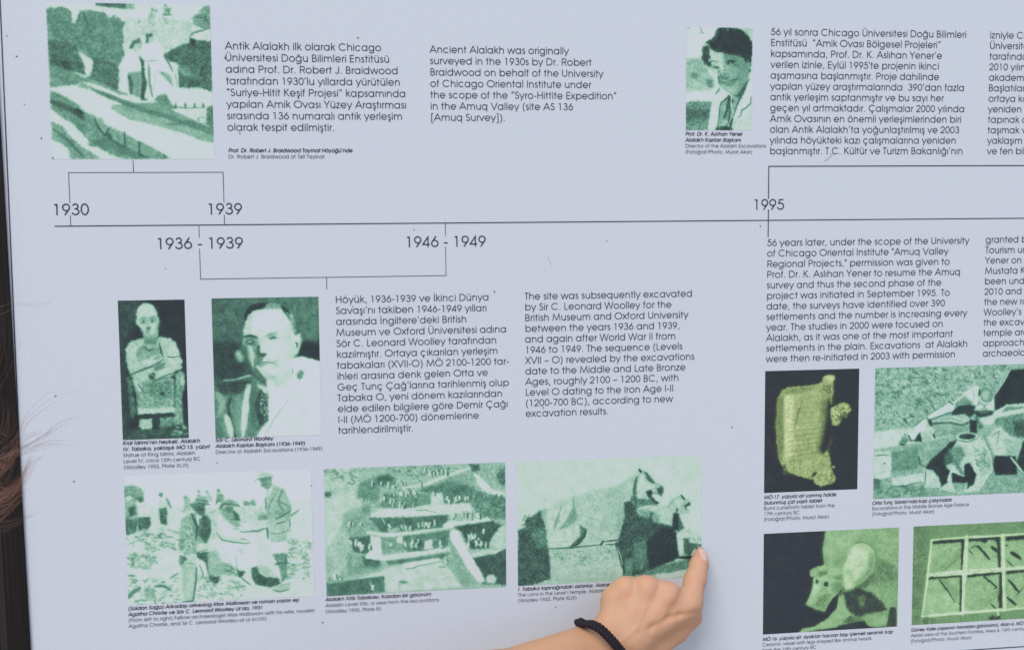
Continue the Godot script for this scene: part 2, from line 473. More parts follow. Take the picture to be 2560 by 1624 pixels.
# ---------------------------------------------------------------- the printed photographs (flat print on the sheet)
# A little painting kit: tones 0..1 are laid down as soft or ragged patches, lines and dabs, then turned into the
# green duotone inks of the print.
class Print:
	var w: int
	var h: int
	var t: PackedFloat32Array
	var to_px: Transform2D
	var k: float
	var grain: FastNoiseLite
	var ragged: FastNoiseLite
	var rng := RandomNumberGenerator.new()
	var laid := 0

	func _init(width: int, height: int, tl: Vector2, tr: Vector2, bl: Vector2, sd: int, tone: float, tex := 0.0) -> void:
		w = width
		h = height
		t.resize(w * h)
		t.fill(tone)
		to_px = Transform2D((tr - tl) / w, (bl - tl) / h, tl).affine_inverse()
		k = w / (tr - tl).length()
		grain = FastNoiseLite.new()
		grain.seed = sd
		grain.noise_type = FastNoiseLite.TYPE_SIMPLEX_SMOOTH
		grain.frequency = 0.11
		grain.fractal_octaves = 4
		grain.fractal_gain = 0.65
		ragged = grain.duplicate()
		ragged.seed = sd + 50
		ragged.frequency = 0.09
		rng.seed = sd
		if tex > 0:
			for y in h:
				for x in w:
					t[y * w + x] += tex * 1.7 * grain.get_noise_2d(x, y)

	func pts(s: String) -> PackedVector2Array:
		var out := PackedVector2Array()
		for q in s.split(" ", false):
			var c := q.split(",")
			out.append(to_px * Vector2(float(c[0]), float(c[1])))
		return out

	func poly(s: String, tone: float, rough := 0.0, tex := 0.0, soft := 0.0, alpha := 1.0) -> void:
		shape(pts(s), tone, rough * k, tex, soft * k, alpha)

	func ell(cx: float, cy: float, rx: float, ry: float, tone: float, turn := 0.0, soft := 0.0, rough := 0.0, tex := 0.0) -> void:
		var out := PackedVector2Array()
		for i in 22:
			var a := TAU * i / 22
			out.append(to_px * (Vector2(cx, cy) + Vector2(cos(a) * rx, sin(a) * ry).rotated(turn)))
		shape(out, tone, rough * k, tex, soft * k, 1.0)

	func line(s: String, width: float, tone: float, alpha := 1.0, soft := 0.0) -> void:
		var p := pts(s)
		var r := maxf(width * k * 0.5, 0.45)
		var steps := 5
		for i in p.size() - 1:
			for j in steps:
				var u0 := (i + float(j) / steps) / (p.size() - 1)
				var q0 := p[i].lerp(p[i + 1], float(j) / steps)
				var q1 := p[i].lerp(p[i + 1], float(j + 1) / steps)
				var w0 := 0.72 + 0.45 * sin(PI * clampf(u0 + 0.1, 0, 1)) + 0.5 * ragged.get_noise_2d(q0.x * 2.0, q0.y * 2.0)
				var off := Vector2(ragged.get_noise_2d(q0.x * 1.5, q0.y * 1.5 + 90), ragged.get_noise_2d(q0.x * 1.5 + 90, q0.y * 1.5)) * minf(r, 1.6)
				stroke(q0 + off, q1 + off, r * clampf(w0, 0.4, 1.4), tone, alpha * 0.92, soft * k + 0.8)

	func stroke(a: Vector2, b: Vector2, r: float, tone: float, alpha: float, fade: float) -> void:
		var g := r + fade + 1
		var ab := b - a
		var l := maxf(ab.length_squared(), 0.0001)
		for y in range(maxi(0, int(minf(a.y, b.y) - g)), mini(h, int(maxf(a.y, b.y) + g) + 1)):
			for x in range(maxi(0, int(minf(a.x, b.x) - g)), mini(w, int(maxf(a.x, b.x) + g) + 1)):
				var q := Vector2(x + 0.5, y + 0.5) - a
				var d := (q - ab * clampf(q.dot(ab) / l, 0, 1)).length()
				var c := clampf((r - d) / fade + 0.5, 0, 1) * alpha
				if c > 0:
					t[y * w + x] = lerpf(t[y * w + x], tone, c)

	func dabs(s: String, count: int, size: float, lo: float, hi: float, turn := 0.0, longer := 1.6, alpha := 0.85) -> void:
		var p := pts(s)
		var lo_p := p[0]
		var hi_p := p[0]
		for q in p:
			lo_p = lo_p.min(q)
			hi_p = hi_p.max(q)
		var made := 0
		var tries := 0
		while made < count and tries < count * 8:
			tries += 1
			var q := Vector2(rng.randf_range(lo_p.x, hi_p.x), rng.randf_range(lo_p.y, hi_p.y))
			if not Geometry2D.is_point_in_polygon(q, p):
				continue
			made += 1
			var a := deg_to_rad(turn) + rng.randfn(0, 0.5)
			var half := Vector2(cos(a), sin(a)) * size * k * (longer - 1.0) * rng.randf_range(0.3, 1.0)
			stroke(q - half, q + half, size * k * 0.5 * rng.randf_range(0.5, 1.1), rng.randf_range(lo, hi), alpha, 0.9)

	# small figures at work: pale clothes, dark heads and shadows
	func people(s: String, count: int, size: float) -> void:
		var p := pts(s)
		for i in count:
			var u := (i + rng.randf_range(0.2, 0.8)) / count
			var q := p[0].lerp(p[1], u)
			q.y = lerpf(p[0].y, p[1].y, rng.randf_range(0.15, 0.85))
			var z := size * k * rng.randf_range(0.5, 0.85)
			q.x += rng.randf_range(-1, 1) * z
			stroke(q + Vector2(z * 0.4, -z * 0.1), q + Vector2(z * 0.5, z * 0.7), z * 0.32, rng.randf_range(0.15, 0.4), 0.8, 0.8)
			stroke(q + Vector2(0, -z * 0.2), q + Vector2(rng.randf_range(-z, z) * 0.3, z * 0.45), z * 0.27, rng.randf_range(0.8, 0.97), 1.0, 0.8)
			stroke(q + Vector2(0, z * 0.4), q + Vector2(rng.randf_range(-z, z) * 0.4, z * 0.9), z * 0.14, 0.9, 0.8, 0.8)
			stroke(q + Vector2(0, -z * 0.65), q + Vector2(0.3, -z * 0.65), z * 0.19, 0.22 if rng.randf() < 0.6 else 0.95, 1.0, 0.8)

	func shape(p: PackedVector2Array, tone: float, rough_in: float, tex: float, soft: float, alpha: float) -> void:
		var rough := rough_in + 1.0
		laid += 1
		var lo := p[0]
		var hi := p[0]
		for q in p:
			lo = lo.min(q)
			hi = hi.max(q)
		var r := maxi(1, int(roundf(soft)))
		var pad := int(rough) + r * 2 + 2
		var x0 := int(floorf(lo.x)) - pad
		var y0 := int(floorf(lo.y)) - pad
		var bw := int(ceilf(hi.x)) + pad - x0 + 1
		var bh := int(ceilf(hi.y)) + pad - y0 + 1
		var m := PackedFloat32Array()
		m.resize(bw * bh)
		# spans, two rows to a pixel, with fractional ends
		for yy in bh * 2:
			var fy := y0 + (yy + 0.5) * 0.5
			var xs := PackedFloat32Array()
			for i in p.size():
				var a := p[i]
				var b := p[(i + 1) % p.size()]
				if (a.y <= fy) != (b.y <= fy):
					xs.append(a.x + (fy - a.y) / (b.y - a.y) * (b.x - a.x) - x0)
			xs.sort()
			var row := (yy / 2) * bw
			for i in range(0, xs.size() - 1, 2):
				for x in range(maxi(0, int(xs[i])), mini(bw - 1, int(xs[i + 1])) + 1):
					m[row + x] += 0.5 * clampf(minf(x + 1, xs[i + 1]) - maxf(x, xs[i]), 0, 1)
		for pass_no in 2:
			m = blur(m, bw, bh, r)
		for y in range(maxi(0, y0), mini(h, y0 + bh)):
			for x in range(maxi(0, x0), mini(w, x0 + bw)):
				var c := 0.0
				if rough > 0:
					var sx := clampi(int(x - x0 + 0.5 + rough * (1.3 * ragged.get_noise_2d(x, y) + 0.8 * grain.get_noise_2d(x * 2.2, y * 2.2))), 0, bw - 1)
					var sy := clampi(int(y - y0 + 0.5 + rough * (1.3 * ragged.get_noise_2d(x + 400, y) + 0.8 * grain.get_noise_2d(x * 2.2 + 300, y * 2.2))), 0, bh - 1)
					c = m[sy * bw + sx]
				else:
					c = m[(y - y0) * bw + x - x0]
				if c > 0.004:
					var v := tone + (0.13 if tone > 0.12 and tone < 0.93 else 0.04) * ragged.get_noise_2d(x * 0.4 + laid * 61, y * 0.4)
					if tex > 0:
						v += tex * 1.7 * grain.get_noise_2d(x + 77, y)
					t[y * w + x] = lerpf(t[y * w + x], v, minf(c, 1.0) * alpha)

	func blur(m: PackedFloat32Array, bw: int, bh: int, r: int) -> PackedFloat32Array:
		var out := m.duplicate()
		var n := 1.0 / (2 * r + 1)
		for y in bh:
			var s := 0.0
			var row := y * bw
			for x in range(-r, bw):
				if x + r < bw:
					s += m[row + x + r]
				if x - r - 1 >= 0:
					s -= m[row + x - r - 1]
				if x >= 0:
					out[row + x] = s * n
		var res := out.duplicate()
		for x in bw:
			var s := 0.0
			for y in range(-r, bh):
				if y + r < bh:
					s += out[(y + r) * bw + x]
				if y - r - 1 >= 0:
					s -= out[(y - r - 1) * bw + x]
				if y >= 0:
					res[y * bw + x] = s * n
		return res

	func blur3(m: PackedFloat32Array) -> PackedFloat32Array:
		var out := m.duplicate()
		for y in range(1, h - 1):
			for x in range(1, w - 1):
				var i := y * w + x
				out[i] = m[i] * 0.36 + (m[i - 1] + m[i + 1] + m[i - w] + m[i + w]) * 0.12 + (m[i - w - 1] + m[i - w + 1] + m[i + w - 1] + m[i + w + 1]) * 0.04
		return out

	# ink colours as they show beside the bare sheet, turned into base colours of the print
	func picture(stops: Array, sheet_shown: Color, sheet: Color) -> ImageTexture:
		var lut := []
		var white := sheet_shown.srgb_to_linear()
		for i in 256:
			var f := i / 255.0
			var c: Color = stops[0][1]
			for j in stops.size() - 1:
				if f >= stops[j][0]:
					c = stops[j][1].lerp(stops[j + 1][1], clampf((f - stops[j][0]) / (stops[j + 1][0] - stops[j][0]), 0, 1))
			c = c.srgb_to_linear()
			lut.append(Color(c.r / white.r * sheet.r, c.g / white.g * sheet.g, c.b / white.b * sheet.b).linear_to_srgb())
		var bytes := PackedByteArray()
		bytes.resize(w * h * 3)
		# ink spread and halation of an old photograph: a little of a broad blur over the sharp tones
		var ones := PackedFloat32Array()
		ones.resize(w * h)
		ones.fill(1.0)
		ones = blur(blur(ones, w, h, 4), w, h, 4)
		var halo := blur(blur(t, w, h, 4), w, h, 4)
		for i in w * h:
			t[i] = t[i] * 0.74 + halo[i] / ones[i] * 0.26
		t = blur3(t)
		# press dots and unevenness of the print
		var broad := FastNoiseLite.new()
		broad.seed = grain.seed + 9
		broad.frequency = 0.02
		broad.fractal_octaves = 3
		for i in w * h:
			var v := t[i] + rng.randfn(0, 0.022) + 0.05 * broad.get_noise_2d(i % w, i / w) + 0.10 * grain.get_noise_2d((i % w) * 1.3 + 900, (i / w) * 1.3)
			var c: Color = lut[clampi(int(v * 255), 0, 255)]
			bytes[i * 3] = c.r8
			bytes[i * 3 + 1] = c.g8
			bytes[i * 3 + 2] = c.b8
		return ImageTexture.create_from_image(Image.create_from_data(w, h, false, Image.FORMAT_RGB8, bytes))

const PX_PER_MM := 2.9

func start(x0: float, x1: float, y0: float, y1: float, tl: Vector2, tr: Vector2, bl: Vector2, sd: int, tone: float, tex := 0.0) -> Print:
	return Print.new(int((x1 - x0) * PX_PER_MM), int((y1 - y0) * PX_PER_MM), tl, tr, bl, sd, tone, tex)

func rgb(r: int, g: int, b: int) -> Color:
	return Color(r / 255.0, g / 255.0, b / 255.0)

func mount(panel: Node3D, p: Print, stops: Array, x0: float, x1: float, y0: float, y1: float, label: String) -> void:
	var mat := StandardMaterial3D.new()
	mat.albedo_texture = p.picture(stops, PAPER_SRGB, PAPER)
	mat.roughness = 0.5
	mat.metallic_specular = 0.35
	mat.texture_repeat = false
	var v := PackedVector3Array()
	for q in [Vector2(x0, y1), Vector2(x1, y1), Vector2(x1, y0), Vector2(x0, y0)]:
		v.append(Vector3(q.x, q.y, 0.15) * MM)
	var n := PackedVector3Array([Vector3.BACK, Vector3.BACK, Vector3.BACK, Vector3.BACK])
	var uv := PackedVector2Array([Vector2(0, 0), Vector2(1, 0), Vector2(1, 1), Vector2(0, 1)])
	part("printed_photograph", from_arrays(v, n, PackedInt32Array([0, 1, 2, 0, 2, 3]), uv), mat, panel, Vector3.ZERO, label)

func build_photographs(panel: Node3D) -> void:
	var teal := [[0.0, rgb(42, 48, 58)], [0.22, rgb(56, 80, 78)], [0.46, rgb(88, 137, 121)], [0.68, rgb(143, 183, 168)], [0.83, rgb(175, 203, 193)], [0.92, rgb(192, 207, 209)], [1.0, rgb(200, 206, 220)]]
	var moss := [[0.0, rgb(46, 50, 62)], [0.28, rgb(76, 92, 66)], [0.52, rgb(124, 146, 98)], [0.76, rgb(168, 188, 136)], [0.95, rgb(204, 214, 176)], [1.0, rgb(206, 216, 178)]]
	var leaf := [[0.0, rgb(47, 53, 65)], [0.28, rgb(70, 92, 76)], [0.55, rgb(114, 155, 113)], [0.78, rgb(155, 192, 152)], [0.93, rgb(192, 212, 184)], [1.0, rgb(192, 207, 207)]]
	mount(panel, two_men(), teal, -221.6, -96.3, 52.8, 174.8, "green photograph of two people standing by stone blocks in a trench")
	mount(panel, smiling_woman(), teal, 296.5, 354.9, 77.0, 163.4, "green portrait of a smiling person with short dark hair and glasses")
	mount(panel, seated_statue(), teal, -175.4, -123.2, -173.6, -60.1, "green photograph of a seated stone statue on black")
	mount(panel, suited_man(), teal, -101.8, -15.8, -174.7, -59.6, "green portrait of a person in suit and tie")
	mount(panel, three_people(), teal, -175.7, -24.9, -311.1, -203.0, "green photograph of three people in hats on a rubble field")
	mount(panel, trench_view(), teal, -14.5, 138.5, -312.2, -203.6, "green photograph of an excavation with many workers")
	mount(panel, stone_lions(), teal, 148.7, 312.2, -312.0, -203.5, "green photograph of two stone lions")
	mount(panel, clay_tablet(), moss, 369.1, 456.0, -239.7, -131.4, "yellow-green photograph of a clay tablet on black")
	mount(panel, broken_jars(), teal, 471.1, 624.4, -249.4, -131.4, "green photograph of a person bending over broken jars")
	mount(panel, animal_vessel(), leaf, 369.3, 496.4, -367.8, -276.4, "yellow-green photograph of a vessel with an animal head")
	mount(panel, walls_from_above(), leaf, 510.3, 628.6, -367.4, -276.2, "yellow-green aerial photograph of square trenches")

func two_men() -> Print:
	var p := start(-221.6, -96.3, 52.8, 174.8, Vector2(393, 25), Vector2(1778, 33), Vector2(433, 1350), 1, 0.955, 0.03)
	p.poly("1060,150 1600,170 1650,200 1610,360 1400,460 1380,400 1300,290 1180,300 1050,400", 0.86, 8, 0.1, 4)
	p.poly("805,22 1065,28 1065,76 805,52", 0.33, 2, 0.08)
	p.poly("1065,28 1140,30 1138,74 1065,74", 0.6, 4, 0.1)
	p.poly("395,85 440,65 480,78 520,60 560,70 600,90 615,190 630,205 655,160 675,95 750,88 880,105 925,150 960,120 1000,150 1030,175 1062,185 1035,240 1045,330 1040,400 1050,460 1020,520 1000,560 1000,640 990,770 960,755 850,705 720,665 600,605 540,600 415,545", 0.47, 7, 0.11)
	p.poly("410,345 560,350 640,380 660,420 560,450 405,430", 0.36, 10, 0.12, 5)
	p.poly("415,440 540,440 690,480 720,650 600,605 540,600 415,550", 0.36, 10, 0.14, 4)
	p.poly("510,520 600,520 600,600 540,590", 0.2, 8, 0.1, 4)
	p.poly("780,480 980,540 1000,640 990,770 850,705 740,655 775,570", 0.38, 8, 0.12, 4)
	p.line("700,90 735,190 745,240", 14, 0.3, 0.7)
	p.poly("665,440 720,470 780,510 778,580 755,640 725,645 712,560 690,500", 0.94, 3, 0.05)
	p.poly("540,610 640,612 730,640 770,635 720,657 600,645", 0.9, 3)
	p.poly("415,545 600,605 720,665 850,705 960,755 1060,790 1100,810 1000,800 880,745 700,695 640,720 560,725 420,745", 0.5, 5, 0.08)
	p.poly("680,690 760,700 880,745 1000,800 1100,830 1200,865 1130,875 1000,850 900,800 760,735", 0.95, 3)
	p.poly("650,740 760,760 900,822 1040,885 950,890 930,920 980,950 1080,1010 1180,1030 1400,1090 1560,1130 1700,1195 1813,1218 1810,1095 1700,1040 1500,955 1330,865 1240,870 1150,870 1000,830 900,785 760,735 690,690", 0.56, 6, 0.06)
	p.poly("940,900 1180,900 1480,1000 1780,1120 1800,1200 1700,1185 1400,1085 1180,1025 1080,1005", 0.64, 6, 0.05)
	p.line("780,760 1000,850 1200,930 1400,985 1600,1060 1810,1140", 34, 0.4, 0.8, 8)
	p.line("1420,1060 1600,1040 1810,1110", 30, 0.42, 0.7, 8)
	p.poly("420,765 520,800 600,850 660,890 720,950 800,985 860,1050 910,1068 1000,1110 1160,1195 1290,1255 1450,1352 1050,1352 920,1312 800,1240 760,1200 720,1175 690,1140 600,1040 520,1000 425,920", 0.5, 6, 0.1)
	p.line("430,860 540,900 650,960 700,1010", 40, 0.27, 0.8, 8)
	p.line("640,930 690,960", 30, 0.15, 0.9, 4)
	p.line("760,1220 900,1200 1040,1290 1180,1330", 60, 0.42, 0.7, 12)
	p.line("880,1130 960,1190 1040,1250", 36, 0.3, 0.8, 8)
	p.poly("800,990 850,1000 905,1080 880,1150 820,1100", 0.6, 4, 0.06)
	p.poly("915,1085 1045,1122 1048,1240 950,1190", 0.59, 4, 0.06)
	p.poly("1060,1150 1160,1200 1165,1300 1058,1240", 0.57, 4, 0.06)
	p.poly("1175,1205 1290,1260 1380,1320 1370,1350 1180,1310", 0.55, 4, 0.06)
	p.line("790,1000 830,1090 880,1150 915,1090", 12, 0.24)
	p.line("1045,1120 1050,1245", 12, 0.26)
	p.line("1168,1205 1172,1310 1240,1345", 14, 0.26)
	p.line("1380,1310 1390,1345", 10, 0.35)
	p.poly("430,1025 520,1065 590,1160 640,1205 680,1240 760,1290 850,1350 585,1350 572,1260 510,1215 435,1190", 0.54, 7, 0.08)
	p.line("440,1090 560,1180 640,1270 700,1330", 22, 0.36, 0.8, 6)
	p.poly("1380,460 1440,420 1520,380 1600,360 1605,310 1640,330 1790,340 1797,780 1700,745 1510,742 1505,590 1460,520 1400,505", 0.34, 8, 0.15)
	p.poly("1600,310 1660,330 1640,400 1620,360", 0.1, 5)
	p.poly("1500,540 1600,580 1640,650 1560,640 1500,600", 0.52, 8, 0.14)
	p.line("1610,300 1640,270 1720,250 1785,225", 16, 0.45)
	p.poly("1625,300 1720,262 1790,262 1790,330 1700,312", 0.9, 5, 0.04)
	p.poly("1622,145 1680,100 1715,50 1778,38 1783,245 1700,230 1640,200", 0.52, 7, 0.12)
	p.dabs("1625,130 1780,130 1780,170 1625,170", 5, 18, 0.15, 0.3)
	p.dabs("1255,50 1330,50 1310,220 1260,200", 16, 22, 0.5, 0.75, 70)
	p.dabs("1370,40 1430,40 1430,190 1380,190", 14, 22, 0.4, 0.75, 60)
	p.line("1375,125 1460,122", 9, 0.45)
	p.dabs("1140,170 1600,140 1600,240 1140,240", 12, 14, 0.45, 0.75, 80)
	p.poly("1120,345 1180,315 1196,360 1190,400 1085,412", 0.33, 3, 0.1)
	p.poly("1130,370 1190,360 1180,430 1120,440", 0.8, 2)
	p.poly("1070,455 1110,432 1172,455 1200,600 1180,612 1075,612 1060,582 1060,600 1095,680 1085,715 1060,690 1010,590 1000,560 1035,510", 0.985, 2)
	p.poly("1072,614 1218,600 1222,720 1195,835 1150,822 1100,800 1080,760", 0.58, 2, 0.06)
	p.line("1090,650 1105,720 1105,790", 24, 0.28)
	p.line("1160,640 1155,810", 10, 0.45)
	p.poly("1230,285 1290,278 1292,310 1252,375 1228,362", 0.3, 2, 0.06)
	p.poly("1252,315 1296,300 1300,350 1258,380", 0.78, 1)
	p.poly("1200,372 1330,350 1368,425 1380,480 1405,490 1440,525 1452,560 1385,605 1330,600 1350,640 1450,740 1385,790 1290,835 1250,700 1225,520", 0.985, 2)
	p.line("1212,515 1330,512", 8, 0.55)
	p.poly("1170,460 1215,515 1222,640 1240,700 1215,830 1255,850 1180,850 1200,700 1190,560", 0.22, 2, 0.08)
	p.line("1255,540 1262,700 1285,820", 18, 0.5)
	p.line("1310,600 1300,760", 8, 0.75)
	p.poly("1335,600 1400,610 1445,650 1465,740 1420,690", 0.6, 2, 0.06)
	p.poly("1465,530 1495,525 1505,560 1500,605 1510,745 1470,745 1440,600", 0.95, 2)
	p.line("1480,620 1500,740", 8, 0.55)
	p.line("1385,470 1430,540 1460,600", 16, 0.45)
	p.poly("1375,800 1480,745 1700,752 1790,790 1797,880 1740,915 1480,918 1440,880", 0.95, 3, 0.03)
	p.poly("1335,805 1400,790 1450,880 1500,925 1420,925 1360,880", 0.48, 5, 0.14)
	p.line("1440,905 1560,915 1740,915", 9, 0.4)
	for x in [1482.0, 1565.0, 1645.0, 1720.0]:
		p.poly("%d,870 %d,870 %d,915 %d,915" % [x - 2, x + 6, x + 14, x - 12], 0.28, 1)
	p.poly("1470,925 1755,920 1750,1060 1650,1015 1560,960", 0.93, 4, 0.04)
	p.poly("1755,905 1810,890 1813,1110 1745,1055", 0.42, 4, 0.12)
	p.dabs("1640,980 1740,1000 1740,1050 1650,1010", 6, 14, 0.4, 0.5, 70)
	p.poly("1300,840 1350,800 1420,930 1330,870", 0.5, 5, 0.1)
	return p

func smiling_woman() -> Print:
	var p := start(296.5, 354.9, 77.0, 163.4, Vector2(35, 48), Vector2(970, 50), Vector2(28, 1503), 2, 0.975, 0.015)
	p.poly("0,500 180,480 240,475 300,560 360,620 340,700 420,760 430,900 340,940 0,960", 0.68, 20, 0.12, 14)
	p.poly("100,700 190,680 180,760 110,770", 0.48, 20, 0.1, 10)
	p.poly("300,790 410,780 425,880 350,900", 0.5, 20, 0.1, 10)
	p.dabs("30,780 300,780 330,940 30,940", 14, 40, 0.78, 0.9, 0, 1.6, 0.5)
	p.poly("0,1110 200,1085 400,1090 385,1200 370,1330 340,1510 0,1510", 0.5, 16, 0.16, 8)
	p.poly("30,1200 375,1215 365,1340 30,1360", 0.34, 20, 0.14, 12)
	p.line("40,78 95,50", 12, 0.6)
	p.line("238,52 246,120 285,132", 14, 0.48)
	p.line("40,118 235,135", 7, 0.8)
	p.poly("800,40 990,40 990,280 940,200 880,130", 0.8, 14, 0.05, 10)
	p.poly("285,300 360,330 350,400 350,500 385,605 330,585 265,515 245,470 278,400 255,360", 0.24, 12, 0.12)
	p.poly("360,345 460,370 560,395 680,405 820,430 860,530 900,540 945,560 925,700 890,830 810,960 740,1040 660,1000 600,960 530,905 480,850 455,760 405,680 375,600 350,500", 0.63, 3, 0.04)
	p.poly("365,360 460,385 550,410 540,500 560,610 540,650 440,600 385,560 355,480", 0.86, 2, 0.03, 14)
	p.poly("400,640 480,650 490,720 480,840 450,760", 0.93, 2, 0, 12)
	p.poly("560,440 640,415 820,440 870,540 935,570 910,700 880,840 800,930 770,780 700,660 600,600", 0.52, 2, 0.05, 20)
	p.poly("640,600 760,610 760,680 660,690", 0.62, 2, 0.03, 18)
	p.line("372,545 415,517 480,540", 13, 0.4)
	p.line("575,480 635,432 730,425 820,460", 13, 0.38, 0.8)
	p.poly("405,610 440,592 500,605 500,618 440,630", 0.1, 2, 0, 3)
	p.poly("590,540 650,508 745,515 700,548 630,565", 0.12, 2, 0, 4)
	p.line("645,550 665,548", 12, 0.9)
	p.line("425,622 440,620", 10, 0.9)
	p.line("345,655 480,648 520,640", 7, 0.93, 0.8)
	p.line("560,610 600,595 690,560 770,585 800,540 832,490", 8, 0.3, 0.7)
	p.line("570,620 640,580 700,570", 6, 0.95, 0.9)
	p.line("470,690 500,660 590,650", 10, 0.25, 0.9)
	p.poly("520,690 580,680 650,690 650,740 600,780 550,765", 0.56, 2, 0.03, 6)
	p.line("525,690 520,740 560,770 600,775 635,740", 16, 0.34, 0.8, 6)
	p.poly("500,560 545,570 560,690 525,720", 0.84, 1, 0, 10)
	p.line("485,730 500,800 520,840", 24, 0.36, 0.8, 8)
	p.poly("545,830 640,812 765,752 730,830 650,870 600,870", 0.46, 2, 0.03, 3)
	p.line("530,832 620,818 700,788 762,755", 12, 0.16)
	p.line("585,832 680,806", 9, 0.8)
	p.line("600,868 660,876 720,845", 10, 0.3, 0.7, 4)
	p.poly("570,890 760,880 720,980 640,970", 0.73, 2, 0.03, 20)
	p.poly("690,1010 760,1000 860,850 935,750 905,900 870,980 820,1080 745,1040", 0.24, 3, 0.05, 8)
	p.poly("455,85 520,50 700,48 800,72 870,115 925,175 965,270 968,380 945,560 915,530 885,545 850,490 800,440 690,416 560,402 460,370 372,345 300,285 330,240 400,215 435,170 445,125", 0.06, 10, 0.06)
	p.dabs("370,335 560,385 800,425 870,520 820,470 690,430 560,415 380,370", 60, 12, 0.06, 0.3, 25, 3.2, 0.8)
	p.dabs("860,440 950,440 945,590 880,560", 26, 14, 0.06, 0.25, 75, 3.0, 0.9)
	p.dabs("300,270 420,200 470,90 520,60 470,200 340,300", 40, 14, 0.1, 0.4, -50, 3.0, 0.8)
	p.dabs("250,340 360,330 380,600 280,560", 50, 14, 0.08, 0.3, 65, 3.4, 0.85)
	p.dabs("470,150 800,120 900,350 600,380 420,320", 90, 14, 0.08, 0.26, 20, 2.6, 0.5)
	p.dabs("480,55 760,48 800,80 500,110", 22, 10, 0.5, 0.8, -70, 2.6, 0.6)
	p.line("300,270 372,325", 10, 0.9)
	p.line("290,300 250,360 232,450", 6, 0.6, 0.7)
	p.poly("890,470 940,560 935,640 905,560", 0.55, 4, 0.1)
	p.ell(932, 655, 14, 26, 0.14)
	p.poly("435,1000 470,930 500,895 525,915 470,980", 0.36, 6, 0.08)
	p.poly("520,920 645,985 600,1050 540,1095 512,1160 470,1440 470,1510 335,1510 380,1200 400,1090 455,1000", 0.95, 3, 0.015)
	p.poly("630,1000 690,1020 790,1030 755,1150 712,1290 700,1340 690,1510 450,1480 480,1420 512,1160 545,1095", 0.62, 2, 0.06)
	p.poly("620,1030 670,1020 670,1200 640,1400 540,1400 590,1250", 0.48, 3, 0.08)
	p.line("640,1000 610,1040 530,1110 510,1160 478,1440", 13, 0.12)
	p.line("645,1020 612,1200 540,1390", 26, 0.2)
	p.line("660,1040 655,1250 612,1480", 16, 0.22)
	p.line("640,985 672,1030 668,1180 715,1285", 10, 0.96)
	p.line("690,1060 690,1110", 18, 0.2)
	p.line("790,1050 750,1160 712,1290", 26, 0.26, 0.9, 4)
	p.line("690,1340 640,1500", 26, 0.2)
	p.dabs("540,1350 640,1350 640,1460 520,1440", 22, 10, 0.8, 0.95, -50, 3.0)
	p.poly("450,1460 600,1440 690,1480 680,1510 450,1510", 0.16, 8, 0.1)
	p.poly("905,830 975,770 975,1020 935,1150 835,1210 800,1310 705,1325 760,1160 850,980", 0.96, 2, 0.01)
	p.poly("975,1020 975,1510 700,1510 705,1340 800,1310 835,1210 935,1150", 0.9, 2, 0.03)
	p.line("958,1020 940,1120 880,1185 822,1215 805,1290 770,1325", 17, 0.34, 0.9, 3)
	p.line("740,1340 710,1480", 14, 0.74, 0.8, 6)
	return p

